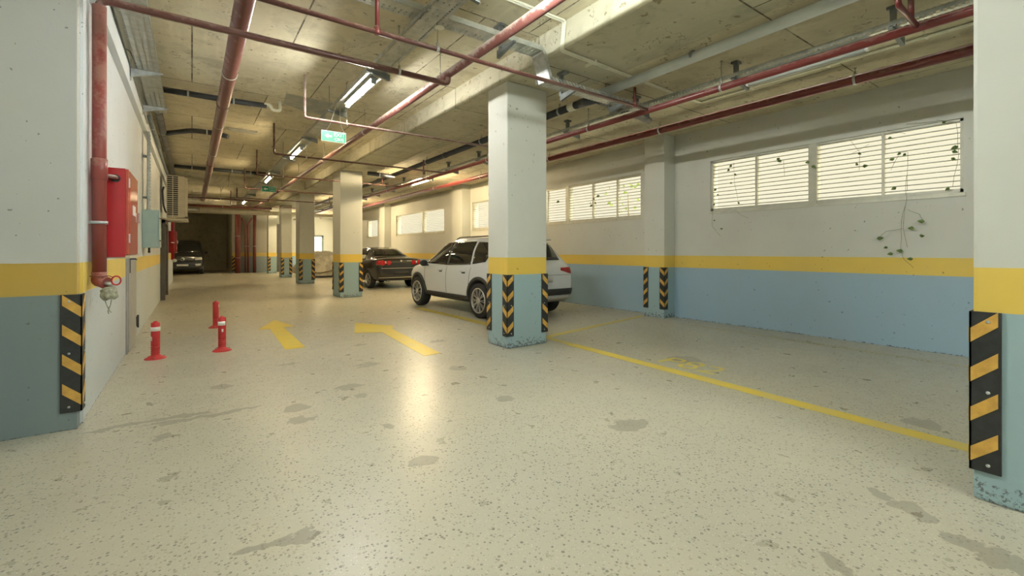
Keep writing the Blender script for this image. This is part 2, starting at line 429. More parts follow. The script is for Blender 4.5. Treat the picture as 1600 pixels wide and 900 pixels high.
# doors
d = struct(MB().box((XL, 7.46, .02), (XL+.028, 8.40, 2.04), .003).build('door_1', M['doorsteel']))
MB().box((XL, 7.40, 0), (XL+.018, 7.46, 2.10)).box((XL, 8.40, 0), (XL+.018, 8.46, 2.10)).box((XL, 7.40, 2.04), (XL+.018, 8.46, 2.10)).build('door_frame', M['doorsteel'], d)
MB().box((XL+.028, 7.53, 1.02), (XL+.036, 7.57, 1.27)).tube([(XL+.03, 7.55, 1.2), (XL+.085, 7.55, 1.2), (XL+.085, 7.67, 1.19)], .009, 8, .02).build('door_handle', M['black'], d)
MB().box((XL+.02, 8.38, .22), (XL+.045, 8.43, .36), .004).tube([(XL+.045, 8.405, .2), (XL+.045, 8.405, .38)], .012, 8).build('hinge', M['black'], d)
d = struct(MB().box((XL, 15.15, .0), (XL+.03, 16.8, 2.05)).build('door_2', M['doorsteel']))
MB().box((XL, 15.0, 0), (XL+.10, 15.15, 2.12)).box((XL, 16.8, 0), (XL+.10, 16.95, 2.12)).box((XL, 15.0, 2.05), (XL+.10, 16.95, 2.15)).build('door_frame', M['darkframe'], d)
glassmat = emis('daylit_door_glass', (1., .98, .9), 2.2)
d = MB()
for y0, y1 in ((5.9, 5.98), (6.42, 6.55), (6.97, 7.10)): d.box((y0, YE-.06, 0), (y1, YE, 2.32))
d.box((5.9, YE-.06, 2.24), (7.10, YE, 2.34)).box((5.9, YE-.06, 0), (7.10, YE, .15))
d = struct(d.build('door_3', simple('grey_green_door_frame', (.22, .27, .25), .5)))
MB().box((5.98, YE-.03, .15), (6.42, YE-.015, 2.24)).box((6.55, YE-.03, .15), (6.97, YE-.015, 2.24)).build('door_pane', glassmat, d)
d = struct(MB().box((4.28, YE-.05, 0), (4.78, YE, 3.0)).build('door_4', M['darkframe']))
MB().box((4.3, YE-.10, 1.0), (4.33, YE-.05, 1.15)).build('door_handle', M['steel'], d)

# ------------------------------------------------------------------ lamps
def tube_lamp(label, y0, y1=None, x=1.87, z=3.47, lit=True, grp=None, mt='tube'):
    y1 = y1 or y0+1.2
    t = thing('fluorescent_lamp', label, 'lamp', (x, y0, z), grp)
    MB().box((x-.045, y0, z), (x+.045, y1, z+.03), .004).prism([(x-.045, y0, z+.03), (x+.045, y0, z+.03), (x+.02, y0, z+.034), (x-.02, y0, z+.034)], (0, y1-y0, 0)).build('housing', M['steel'], t)
    if lit:
        MB().tube([(x, y0+.03, z-.024), (x, y1-.03, z-.024)], .021, 12).build('tube', M[mt], t)
    else:
        MB().tube([(x, y0+.03, z-.03), (x, y1-.03, z-.03)], .036, 14).build('tube', M['diffuser'], t)
    for yy in (y0, y1-.035):
        MB().box((x-.03, yy, z-.05), (x+.03, yy+.035, z+.004), .006).build('end_cap', M['steel'] if lit else M['white'], t)
    return t
G1 = 'lit tubes under the long cable tray'
tube_lamp('bright tube lamp hanging beyond the first red cross pipe, left of the near pillar', 5.62)
tube_lamp('lit tube lamp under the tray just before the second, smaller exit sign', 10.2, mt='tube_warm')
tube_lamp('small lit tube lamp past the second exit sign and before the cross beam', 14.6, mt='tube_warm')
tube_lamp('added tube lamp on the ceiling, brightening the dark van recess', 28.6, x=.2, z=3.845, mt='tube_warm')  # no known fixture here, added to lift the dark recess
tube_lamp('tiny lit tube lamp far down the ceiling beyond the cross beam', 22.3, mt='tube_warm')
for yy, lb in ((1.85, 'lit tube lamp on the aisle tray just above the top of the frame'), (-3.0, 'added unseen tube lamp on the aisle tray behind the viewpoint'), (-5.4, 'last added unseen tube lamp on the aisle tray, by the rear wall')):
    tube_lamp(lb, yy, grp=G1, mt='tube_cool')  # the two behind the viewpoint are added to brighten the foreground
for xx, yy in ((-2.4, -4.6),):
    tube_lamp('added unseen tube lamp on the ceiling behind the viewpoint', yy, x=xx, z=3.845, grp='added tubes behind the viewpoint', mt='tube_cool')  # unseen lamp added to light the foreground from behind
tube_lamp('unlit grey tube lamp under the wall-side cable tray at the right', 1.55, 2.75, x=5.44, z=3.335, lit=False)
for k, (yy, lb) in enumerate([(11.6, 'slim tube lamp under the wall-side tray, left of the near pillar'), (19.6, 'far slim tube lamp under the wall-side tray over the dark saloon'), (27.5, 'added farthest slim tube lamp under the wall-side tray by the glass door')]):
    tube_lamp(lb, yy, x=5.44, z=3.335, lit=True, mt='tube_amber')  # the farthest one is a hidden extra, added to light the far end

# ------------------------------------------------------------------ pillars and corner guards
PIL = [(3.35, -.35, 4.0, .51), (3.41, 4.88, 4.09, 5.36), (3.36, 12.95, 3.98, 13.75), (3.46, 19.3, 4.02, 20.1), (3.56, 24.4, 4.03, 25.1), (3.63, 29.6, 4.07, 30.2)]
PLB = ['grey pillar cut off by the right edge of the picture, with a chipped blue foot',
       'tall near grey pillar with yellow band and blue foot, in front of the white car',
       'grey pillar standing left of the dark saloon, second in the row',
       'beige-lit pillar third in the row, just left of the covered car',
       'slim pale pillar fourth in the row, half hidden behind the third',
       'small pale pillar farthest in the row, beside the red standpipes']
for (x0, y0, x1, y1), lb in zip(PIL, PLB):
    b = MB().box((x0, y0, 0), (x1, y1, CR), .018)
    o = b.build('pillar', M['paint_pillar']); tag(o, lb, 'pillar')
def guard(cx, cy, sx, sy, z0, z1, label, leg=.10, t=.013, n=4, screws=True, out=1, kk=None):
    """L-shaped rubber corner guard; (sx,sy) = directions the legs run from the corner"""
    root = thing('corner_guard', label, 'corner guard', (cx, cy, z0))
    b = MB()
    ox, oy = cx-sx*t, cy-sy*t
    b.box((min(ox, cx+sx*leg), min(oy, cy), z0), (max(ox, cx+sx*leg), max(oy, cy), z1), .003)
    b.box((min(ox, cx), min(oy, cy+sy*leg), z0), (max(ox, cx), max(oy, cy+sy*leg), z1), .003)
    H = z1-z0; pitch = H/n; e = .0025
    b.mat(1)
    for i in range(n):
        zb = z0+pitch*(i+.22); hh = pitch*.36; rise = leg*.85
        a0, a1 = .004, leg-.012
        b.prism([(cx+sx*a0-sx*t*.8, oy, zb), (cx+sx*a1, oy, zb+rise), (cx+sx*a1, oy, zb+rise+hh), (cx+sx*a0-sx*t*.8, oy, zb+hh)], (0, -sy*e, 0))
        b.prism([(ox, cy+sy*a0-sy*t*.8, zb), (ox, cy+sy*a1, zb+rise), (ox, cy+sy*a1, zb+rise+hh), (ox, cy+sy*a0-sy*t*.8, zb+hh)], (-sx*e, 0, 0))
    b.build('guard_body', [M['rubber'], M['guardyellow']], root)
    if screws:
        for zz in (z0+.04, (z0+z1)/2, z1-.05):
            MB().lathe([(.008, 0), (.009, -sy*.004), (.004, -sy*.007)], (cx+sx*leg*.55, oy, zz), 'y', 10).build('screw', M['steel'], root)
            MB().lathe([(.008, 0), (.009, -sx*.004), (.004, -sx*.007)], (ox, cy+sy*leg*.55, zz), 'x', 10).build('screw', M['steel'], root)
    return root
NM = [None, 'pillar before the white car', 'pillar left of the dark saloon', 'third pillar in the row', 'fourth pillar in the row', 'farthest small pillar']
for i in range(1, 6):
    x0, y0, x1, y1 = PIL[i]; sc = i == 1
    z0, z1 = (.16, .985) if i == 1 else (.15, .98)
    lg = .10 if i < 3 else .12
    guard(x0, y0, 1, 1, z0, z1, 'chevron guard on the front left corner of the '+NM[i], lg, screws=sc)
    if i != 5:
        guard(x1, y0, -1, 1, z0, z1, 'striped guard on the front right corner of the '+NM[i], lg, screws=sc)
    if i < 3: guard(x0, y1, 1, -1, z0+.03, z1, 'striped guard edge-on at the rear left corner of the '+NM[i], lg, screws=sc)
guard(3.35, .51, 1, -1, .155, .985, 'large striped guard on the pillar cut off by the right edge', .105)
guard(XL+.012, 4.52, -1, 1, .13, .985, 'striped guard on the blue wall corner at the left edge', .105)
guard(7.42, 5.33, 1, 1, .17, .985, 'chevron guard on the near corner of the wall column right of the white car', .10, screws=False)
guard(7.42, 5.80, 1, -1, .17, .985, 'thin striped guard on the far corner of the wall column right of the white car', .10, screws=False)
guard(1.95, 31.5, 1, 1, .1, 1.0, 'tiny striped guard at the corner of the dark van recess', .2, screws=False)

# ------------------------------------------------------------------ floor markings (thin paint)
def strip(name, pts, mat, label, cat='floor marking', z=.0025, group=None):
    b = MB(); b.prism([(x, y, .0002) for x, y in pts], (0, 0, z)); o = b.build(name, mat); tag(o, label, cat, group); return o
def line(a, b, wd):
    a = Vector(a); b = Vector(b); n = (b-a).normalized(); n = Vector((-n.y, n.x))*wd/2
    return [tuple(a+n), tuple(b+n), tuple(b-n), tuple(a-n)]
strip('parking_line', line((4.10, -1.5), (4.30, 4.60), .15), M['fpaint'], 'bright yellow line running from the right pillar towards the near pillar')
strip('parking_line', line((4.30, 5.7), (4.22, 9.6), .17), M['fworn'], 'worn yellow line running beside the white car')
strip('parking_line', line((4.35, 5.22), (7.35, 5.80), .11), M['fworn'], 'pale yellow cross line from the near pillar towards the wall column')
strip('parking_line', line((7.17, 4.7), (7.07, .4), .09), M['ffaint'], 'faded yellow line along the foot of the window wall')
strip('parking_line', line((4.30, 4.60), (4.35, 5.22), .11), M['fworn'], 'short worn piece of yellow line beside the near pillar foot')
strip('floor_arrow', [(1.0, 6.55), (1.25, 6.55), (1.27, 8.5), (1.45, 8.5), (1.27, 9.5), (.88, 8.45), (1.06, 8.45)], M['fpaint'], 'yellow straight arrow painted on the floor beyond the red bollards')
strip('floor_arrow', [(2.34, 5.15), (2.58, 5.18), (2.72, 7.25), (2.86, 7.55), (2.40, 8.25), (2.10, 7.25), (2.48, 7.05)], M['fpaint'], 'yellow arrow on the floor bending left, before the pillar row')
b = MB()
add_text(b, 'P82', .50, Matrix.Translation((4.60, 2.96, .004)) @ Matrix.Rotation(-PI/2, 4, 'Z'), 1.0)
o = b.build('bay_number', floor_paint('bay_number_paint', (.74, .60, .06), .63)); tag(o, 'worn yellow painted characters beside the bright parking line', 'floor marking')

# ------------------------------------------------------------------ bollards
def bollard(x, y, label, stripes, tilt=0):
    t = thing('bollard', label, 'bollard', (x, y, 0), )
    prof = [(.11, 0), (.11, .006), (.09, .018), (.06, .034), (.046, .045)]
    z = .045
    for k in range(5): prof += [(.046, z+.006), (.041, z+.010), (.041, z+.014), (.046, z+.018)]; z += .024
    prof += [(.045, .20), (.045, .425), (.040, .436), (.022, .438), (.018, .452), (.0, .454)]
    MB().lathe(prof, (x, y, 0)).build('post', M['plastic_red'], t)
    for z0, z1, a0, a1 in stripes:
        b = MB(); n = 24
        rows = []
        for z in (z0, z1): rows.append([b.bm.verts.new((x+.0475*math.cos(a0+(a1-a0)*k/n), y+.0475*math.sin(a0+(a1-a0)*k/n), z)) for k in range(n+1)])
        for k in range(n): b.bm.faces.new((rows[0][k], rows[0][k+1], rows[1][k+1], rows[1][k])).smooth = True
        o = b.build('reflective_band', M['white'], t)
        sm = o.modifiers.new('s', 'SOLIDIFY'); sm.thickness = .002
    for k in range(3):
        a = k*2*PI/3+.4
        MB().lathe([(.008, .016), (.008, .024), (.004, .028)], (x+.088*math.cos(a), y+.088*math.sin(a), 0), 'z', 8).build('bolt', M['steel_dark'], t)
    return t
bollard(-.36, 6.93, 'red bollard nearest the left wall, with a full white band', [(.335, .385, 0, 2*PI), (.22, .27, PI*1.02, PI*1.28)])
bollard(.32, 6.97, 'red bollard with short white patch, in front of the one behind it', [(.335, .385, PI*1.1, PI*1.75), (.25, .29, PI*1.45, PI*1.58)])
bollard(.33, 9.15, 'rearmost red bollard, partly hidden behind another one', [(.34, .39, -.6, .1)])

# ------------------------------------------------------------------ pipes
def hanger(parent, x, y, z, r, top, name='hanger'):
    b = MB().tube([(x, y, z+r), (x, y, top)], .006, 6)
    b.lathe([(.016, top-.012), (.016, top)], (x, y, 0), 'z', 8)
    b.box((x-.012, y-.012, z+r-.005), (x+.012, y+.012, z+r+.04), .003)
    return b.build(name, M['rod'], parent)
def clamp(parent, c, r, axis, mat=None):
    MB().lathe([(r+.001, -.013), (r+.006, -.013), (r+.006, .013), (r+.001, .013)], c, axis, 16).build('clamp', mat or M['steel'], parent)
def long_pipe(name, label, cat, path, r, mat, hang=(), top=CL, bend=.06, axis='y', clampmat=None):
    t = thing(name, label, cat, path[0])
    MB().tube(path, r, 16, bend).build('pipe_run', mat, t)
    for x, y, z in hang:
        hanger(t, x, y, z, r, top if not callable(top) else top(x)); clamp(t, (x, y, z), r, axis, clampmat)
    return t
topf = lambda x: CL if x < 3.4 else CR
# A: riser + cross pipe
t = long_pipe('sprinkler_pipe', 'dark red pipe rising at the left wall corner and crossing over to the slanting main', 'pipe',
    [(-.615, 4.93, 1.02), (-.615, 4.93, 3.355), (2.56, 4.93, 3.355), (2.56, 4.93, 3.46)], .031, M['redbrown'], [(1.93, 4.93, 3.355)], topf, .07, 'x')
MB().tube([(-.615, 4.93, 1.12), (-.615, 4.93, 3.30)], .046, 16).build('riser', M['redriser'], t)
MB().lathe([(.046, 1.88), (.053, 1.885), (.053, 2.05), (.046, 2.055)], (-.615, 4.93, 0)).build('coupling', M['redriser'], t)
MB().lathe([(.047, 1.52), (.054, 1.52), (.054, 1.545), (.047, 1.545)], (-.615, 4.93, 0)).box((-.68, 4.92, 1.522), (-.66, 4.94, 1.543)).build('clamp', M['steel'], t)
MB().tube([(-.615, 4.93, 1.13), (-.615, 4.93, 1.06), (-.57, 4.90, 1.04)], [.05]*3, 16).blob((-.612, 4.925, 1.07), (.054, .054, .06), 3, 0).build('elbow', M['redriser'], t)
MB().tube([(-.60, 5.02, 1.965), (-.615, 4.93, 1.965)], .02, 10).tube([(-.615, 4.93, 1.92), (-.53, 4.99, 1.92), (-.525, 5.055, 1.92)], .019, 10, .03).build('branch_stub', M['reddust'], t)
# valve with handwheel, rag and string
t = thing('hose_valve', 'small red valve with looped handle at the foot of the riser pipe', 'valve', (-.56, 4.89, 1.05))
MB().tube([(-.585, 4.905, 1.045), (-.53, 4.88, 1.03)], .018, 10).build('valve_body', M['steel'], t)
ring = [(-.505+.036*math.cos(a)*.8, 4.87, 1.06+.036*math.sin(a)) for a in [k*2*PI/14 for k in range(15)]]
MB().tube(ring, .006, 8, cap=False).build('handwheel', M['redbright'], t)
MB().tube([(-.665, 4.87, 1.10), (-.60, 4.865, 1.095), (-.55, 4.865, 1.10), (-.52, 4.87, 1.085)], .004, 6).build('wire', M['red'], t)
t = thing('rag', 'dusty grey rag knotted with string below the red riser pipe', 'rag', (-.56, 4.9, .9))
MB().blob((-.555, 4.90, .955), (.062, .055, .055), 4, .34, 1.6, 3).build('cloth', M['rag'], t)
MB().tube([(-.58, 4.87, .93), (-.565, 4.865, .87), (-.545, 4.865, .815), (-.535, 4.865, .80)], .004, 6).tube([(-.53, 4.87, .93), (-.54, 4.865, .86), (-.555, 4.865, .815), (-.55, 4.865, .79)], .004, 6).build('string', M['rag'], t)
# B: slanting main
long_pipe('sprinkler_main', 'dusty red main pipe running the length of the aisle left of the pillars', 'pipe',
    [(2.56, -6, 3.475), (2.56, 27.0, 3.475)], .05, M['reddust'], [(2.56, y, 3.475) for y in (5.15, 8.2, 11.3, 14.4, 17.4, 20.5, 23.5, 26.4)], topf)
# C: thick left pipe
t = long_pipe('ceiling_pipe', 'thick dusty red pipe along the ceiling above the left side of the aisle', 'pipe',
    [(.40, -6, 3.62), (.40, 26.2, 3.62)], .085, M['reddust'], [(.40, y, 3.62) for y in (4.0, 6.9, 9.8, 12.7, 15.6, 19.4, 22.4, 25.4)], topf)
for y in (2.9, 8.4, 14.2): clamp(t, (.40, y, 3.62), .088, 'y', M['reddust'])
# D
HZ = 3.25
t = long_pipe('sprinkler_branch', 'thin red pipe crossing before the near pillar with a riser at its left part', 'pipe',
    [(-.4, 3.94, HZ), (5.14, 3.94, HZ)], .022, M['redbrown'], [(1.93, 3.94, HZ)], topf, 0, 'x')
for x, z1 in ((1.34, CL), (4.84, CR-.07)):
    MB().tube([(x, 3.94, HZ), (x, 3.94, z1)], .019, 10).lathe([(.028, HZ-.02), (.034, HZ), (.028, HZ+.04), (.02, HZ+.05)], (x, 3.94, 0), 'z', 12).build('riser', M['red'], t)
MB().lathe([(.045, 3.44), (.045, 3.446), (.01, 3.45)], (1.93, 3.90, .0), 'z', 16).build('sprinkler_plate', M['conduit'], t)
# branches K..P
BR = [(7.06, 'thin red branch pipe with upturned end, nearest to the first exit sign'), (10.05, 'second thin red branch pipe, just past the first exit sign'),
      (12.97, 'third thin red branch pipe crossing the dark ceiling pipe'), (16.1, 'fourth thin red branch pipe passing the small exit sign'),
      (19.15, 'fifth thin red branch pipe beyond the cross beam'), (22.3, 'sixth and farthest thin red branch pipe by the lagged duct')]
for k, (y, lb) in enumerate(BR):
    m = M['reddust'] if k == 0 else M['redbrown']
    t = long_pipe('sprinkler_branch', lb, 'pipe', [(1.335, y, 3.86), (1.335, y, HZ), (5.14, y, HZ)], .019, m, [(1.93, y, HZ)] if y != 19.15 else [], topf, .05, 'x')
    MB().tube([(4.55, y, HZ), (4.55, y, CR-.07)], .016, 8).lathe([(.012, CR-.09), (.02, CR-.07), (.02, CR-.065)], (4.55, y, 0), 'z', 10).build('riser', M['red'], t)
long_pipe('sprinkler_branch', 'red cross pipe at the far end hooked up to the slanting main', 'pipe', [(XL, 20.6, 3.32), (2.56, 20.6, 3.32), (2.56, 20.6, 3.43)], .03, M['redbrown'], [(.9, 20.6, 3.32)], topf, .08, 'x')
# E, F along the right
EX = 5.14
t = long_pipe('sprinkler_main', 'red main pipe beside the wall-side cable tray, upper of the two right pipes', 'pipe', [(EX, -6, HZ), (EX, 30.5, HZ)], .042, M['red'],
    [(EX, y, HZ) for y in (.75, 2.9, 5.1, 8.1, 11.1, 14.1, 17.1, 20.1, 23.1)], CR)
MB().tube([(EX, 1.12, HZ), (EX-.55, 1.12, HZ+.02), (EX-.55, 1.12, HZ+.3)], .022, 10, .04).tube([(EX-.20, 1.12, HZ), (EX-.20, 1.12, HZ+.28)], .022, 10).build('tee', M['red'], t)
long_pipe('hydrant_pipe', 'thick red pipe nearest the window wall, lower of the two right pipes', 'pipe', [(6.7, -6, 3.43), (6.7, 30.5, 3.43)], .062, M['red'],
    [(6.7, y, 3.43) for y in (2.05, 4.9, 7.9, 10.9, 13.9, 16.9, 19.9, 22.9)], CR)
# grey and black drain pipes
t = long_pipe('drain_pipe', 'pale grey plastic drain pipe slanting across the ceiling right of the near pillar', 'pipe', [(4.56, -6, 3.50), (4.56, 4.32, 3.46)], .058, M['greypipe'])
for y in (1.4, 2.9): clamp(t, (4.56, y, 3.495-.004*y), .058, 'y', M['steel_dark'])
MB().tube([(4.56, 4.2, 3.46), (4.56, 4.2, CR)], .006, 6).build('hanger', M['rod'], t)
t = long_pipe('drain_pipe', 'black drain pipe beyond the near pillar following the line of the grey one', 'pipe', [(4.62, 4.6, 3.46), (4.62, 25, 3.42)], .055, M['blackpipe'], [(4.62, y, 3.45) for y in (5.2, 7.5, 10, 12.6, 15)], CR)
MB().tube([(4.62, 4.75, 3.46), (4.60, 4.55, 3.44), (4.72, 4.42, 3.47)], .062, 12, .05).build('elbow', M['blackpipe'], t)
MB().lathe([(.058, 4.86), (.066, 4.87), (.066, 4.98), (.058, 4.99)], (4.62, 0, 3.459), 'y').build('coupling', M['conduit'], t)
for y in (9.0, 13.4): MB().lathe([(.056, y), (.063, y+.005), (.063, y+.09), (.056, y+.1)], (4.62, 0, 3.45), 'y').build('coupling', M['blackpipe'], t)
t = long_pipe('drain_pipe', 'grey lagged pipe branching off towards the wall, right of the near pillar', 'pipe', [(4.75, 4.5, 3.46), (6.2, 4.75, 3.48)], .055, M['greydark'])
clamp(t, (5.5, 4.63, 3.47), .056, 'x')
# left ceiling pipes
t = long_pipe('drain_pipe', 'black pipe under the left ceiling, nearest of three, ending in a white trap', 'pipe', [(-.40, 8.56, 3.74), (.5, 8.56, 3.74), (1.02, 8.52, 3.74)], .045, M['blackpipe'])
for x in (-.05, .55, .8): clamp(t, (x, 8.56, 3.74), .046, 'x')
MB().tube([(.98, 8.5, 3.76), (1.07, 8.5, 3.76), (1.10, 8.5, 3.68), (1.22, 8.5, 3.68), (1.22, 8.5, 3.88)], .026, 12, .05).build('trap', M['conduit'], t)
t = long_pipe('drain_pipe', 'black pipe with slight bends under the left ceiling, middle of three', 'pipe', [(-.42, 11.6, 3.72), (0.0, 11.2, 3.76), (.40, 11.2, 3.76), (.62, 11.1, 3.70)], .05, M['blackpipe'], (), CL, .15)
clamp(t, (.25, 11.2, 3.76), .052, 'x')
MB().box((.62, 11.0, 3.855), (1.15, 11.25, 3.88)).build('bare_strip', M['patch'], t)
t = long_pipe('drain_pipe', 'long black pipe crossing the ceiling just before the cross beam', 'pipe', [(-.42, 16.2, 3.76), (1.9, 16.2, 3.76)], .055, M['blackpipe'])
for x in (0, .5, 1.0, 1.5): clamp(t, (x, 16.2, 3.76), .057, 'x')
MB().tube([(1.6, 16.2, 3.76), (1.9, 16.0, 3.70), (2.1, 16.3, 3.80)], .06, 10, .1).build('elbow', M['blackpipe'], t)
t = long_pipe('drain_pipe', 'short black pipe on the ceiling beyond the cross beam', 'pipe', [(XL, 19.3, 3.74), (1.25, 19.3, 3.74)], .07, M['blackpipe'])
clamp(t, (.3, 19.3, 3.74), .072, 'x')
t = long_pipe('drain_pipe', 'grey lagged pipe running along the top of the left wall', 'pipe', [(-.48, 9.0, 3.74), (-.48, 17.8, 3.72)], .06, M['greydark'])
for y in (9.8, 11.6, 13.2, 15): clamp(t, (-.48, y, 3.735), .063, 'y')
t = long_pipe('drain_pipe', 'thin grey pipe tucked against the top of the left wall', 'pipe', [(-.585, 9.6, 3.55), (-.585, 17.8, 3.55)], .025, M['steel_dark'])
for y in (10.5, 13.5, 16.5): clamp(t, (-.585, y, 3.55), .026, 'y')
t = long_pipe('drain_pipe', 'black sloping pipe at the ceiling right of the second pillar', 'pipe', [(3.9, 12.2, 3.42), (4.15, 12.0, 3.38), (4.62, 12.2, 3.40)], .055, M['blackpipe'], (), CR, .1)
clamp(t, (4.15, 12.03, 3.39), .057, 'x')
# twin conduit
t = thing('conduit', 'pair of cream conduits stepping down over the concrete beam near the pillar', 'conduit', (3.36, 3.8, 3.6))
for k in (0, 1):
    o = .035*k
    MB().tube([(-.2, 3.74-o, 3.862), (3.375-o*.0, 3.74-o, 3.862), (3.375, 3.78-o, 3.55), (6.27+o, 3.90-o, 3.555), (6.27+o, -6, 3.555)], .012, 8, .03).build('conduit_run', M['conduit'], t)
for x in (3.9, 4.9, 5.7): MB().box((x-.012, 3.74, 3.54), (x+.012, 3.92, CR)).build('saddle', M['conduit'], t)
for y in (3.1, 2.2, 1.3): MB().box((6.25, y-.012, 3.54), (6.33, y+.012, CR)).build('saddle', M['conduit'], t)

# ------------------------------------------------------------------ cable trays
def tray_y(label, x0, x1, y0, y1, z, top=CL, brackets=(), post=None, side=1, rods=()):
    t = thing('cable_tray', label, 'cable tray', (x0, y0, z))
    b = MB().box((x0, y0, z), (x1, y1, z+.003)).box((x0, y0, z), (x0+.003, y1, z+.06)).box((x1-.003, y0, z), (x1, y1, z+.06))
    b.build('tray_channel', M['tray'], t)
    for k, y in enumerate(brackets):
        c = MB()
        if post is not None:
            c.box((post-.03, y-.02, z-.02), (post+.03, y+.02, top), .003).box((post-.05, y-.04, top-.03), (post+.05, y+.04, top))
        c.prism([(x0-.03, y-.018, z-.005), (x1+.04, y-.018, z-.005), (x1+.04, y-.018, z-.025), (x0-.03, y-.018, z-.085 if side > 0 else z-.025)] if side > 0 else
                [(x0-.04, y-.018, z-.005), (x1+.03, y-.018, z-.005), (x1+.03, y-.018, z-.085), (x0-.04, y-.018, z-.025)], (0, .036, 0))
        c.build('bracket', M['steel_dark'], t)
    for y in rods:
        MB().tube([(x0-.015, y, z-.01), (x0-.015, y, top)], .005, 6).tube([(x1+.015, y, z-.01), (x1+.015, y, top)], .005, 6).build('hanger', M['rod'], t)
    return t
tray_y('long perforated cable tray down the aisle ceiling carrying the lit tube lamps', 1.76, 1.98, -6, 24.2, 3.51, brackets=(3.3, 5.45, 7.35, 9.4, 11.7, 13.9, 16.3, 19.9, 22.2), side=-1, rods=(3.3, 7.35, 11.7, 16.3, 22.2))
tray_y('perforated cable tray on the wall side, close beside the upper right red pipe', 5.26, 5.56, -6, 30, 3.37, CR, brackets=[1.33+1.48*k for k in range(15)], post=5.31, side=-1)
t = tray_y('short perforated cable tray at the top of the left wall on angled brackets', -.56, -.335, 1.5, 9.25, 3.55, CL)
for y in (5.0, 7.2, 8.9):
    MB().prism([(-.62, y-.02, 3.545), (-.30, y-.02, 3.545), (-.30, y-.02, 3.53), (-.62, y-.02, 3.44)], (0, .035, 0)).box((-.62, y-.02, 3.40), (-.61, y+.02, 3.66)).build('bracket', M['steel'], t)
t = thing('cable_tray', 'narrow perforated tray dropping down the left wall to the teal box', 'cable tray', (-.66, 9.85, 2.0))
b = MB().box((-.62, 9.75, 2.0), (-.612, 9.95, 3.33)).box((-.62, 9.75, 2.0), (-.58, 9.753, 3.33)).box((-.62, 9.947, 2.0), (-.58, 9.95, 3.33)); b.build('tray_channel', M['tray'], t)
MB().box((-.68, 9.8, 2.9), (-.62, 9.9, 2.93)).box((-.68, 9.8, 2.2), (-.62, 9.9, 2.23)).build('bracket', M['steel_dark'], t)
# cross tray H with its dropped section
t = thing('cable_tray', 'galvanised cross tray stepping down in front of the near pillar top', 'cable tray', (0, 4.08, 3.6))
MB().box((-.3, 3.98, 3.60), (3.28, 4.18, 3.603)).box((-.3, 3.98, 3.60), (3.28, 3.983, 3.66)).box((-.3, 4.177, 3.60), (3.28, 4.18, 3.66)).build('tray_channel', M['tray'], t)
b = MB().prism([(3.27, 3.985, 3.66), (3.285, 3.985, 3.60), (3.40, 3.985, 3.30), (3.42, 3.985, 3.355), (3.33, 3.985, 3.60)], (0, .012, 0))
b.prism([(3.285, 3.985, 3.60), (3.39, 3.985, 3.298), (3.394, 3.985, 3.30), (3.289, 3.985, 3.604)], (0, .21, 0)); b.build('drop_section', M['steel'], t)
MB().box((3.39, 4.05, 3.315), (5.28, 4.25, 3.318)).box((3.39, 4.05, 3.315), (5.28, 4.053, 3.375)).box((3.39, 4.247, 3.315), (5.28, 4.25, 3.375)).build('tray_channel', M['tray'], t)
for x, top, z in ((.35, CL, 3.6), (2.86, CL, 3.6), (3.83, CR, 3.3), (4.73, CR, 3.3)):
    MB().box((x-.02, 4.20 if z > 3.5 else 4.26, z-.03), (x+.02, 4.24 if z > 3.5 else 4.30, top)).box((x-.04, 4.18, top-.03), (x+.04, 4.32, top)).prism([(x-.018, 3.95, z-.003), (x-.018, 4.28, z-.003), (x-.018, 4.28, z-.09), (x-.018, 3.95, z-.02)], (.036, 0, 0)).build('bracket', M['steel_dark'], t)

# far-end services
t = long_pipe('lagged_pipe', 'long white lagged pipe across the far end below the ceiling', 'pipe', [(.3, 26.3, 3.30), (7.2, 26.3, 3.24)], .10, M['insul'])
for x in (.9, 2.0, 3.1): MB().tube([(x, 26.3, 3.4), (x, 26.3, CL)], .01, 6).build('hanger', M['rod'], t)
MB().tube([(-1.2, 26.3, 3.30), (.3, 26.3, 3.30)], .055, 12).build('pipe_run', M['steel'], t)
t = thing('air_duct', 'round foil duct across the far ceiling behind the thin red pipes', 'duct', (0, 24.6, 3.6))
MB().tube([(XL, 24.7, 3.64), (1.7, 24.7, 3.64)], .2, 20).build('duct_run', M['duct'], t)
for x in (.0, .8, 1.5): clamp(t, (x, 24.7, 3.64), .202, 'x')
long_pipe('ceiling_pipe', 'brown pipe crossing the far end above the white lagged pipe', 'pipe', [(-.6, 25.6, 3.44), (3.3, 25.6, 3.44)], .05, M['red'], [(1.2, 25.6, 3.44)], CL, 0, 'x')
t = long_pipe('standpipe', 'thick red standpipe by the dark van recess at the far end', 'pipe', [(2.22, 31.2, 0), (2.22, 31.2, CL)], .14, M['standred'])
for z in (.9, 2.2): clamp(t, (2.22, 31.2, z), .142, 'z')
for x, lb, r in ((2.62, 'thin dark red standpipe, left of a pair at the far end', .045), (2.76, 'thin dark red standpipe, right of a pair at the far end', .045), (3.10, 'dark brown standpipe nearest the farthest pillar', .09)):
    t = long_pipe('standpipe', lb, 'pipe', [(x, 31.3, 0), (x, 31.3, 2.9), (x+(-.15 if r < .05 and x < 2.7 else .13 if r < .05 else 0), 31.3, 3.15), (x+(-.2 if x < 2.7 else .2), 31.3, 3.3)] if r < .05 else [(x, 31.3, 0), (x, 31.3, CL)], r, M['standred'])
    clamp(t, (x, 31.3, 1.6), r, 'z')

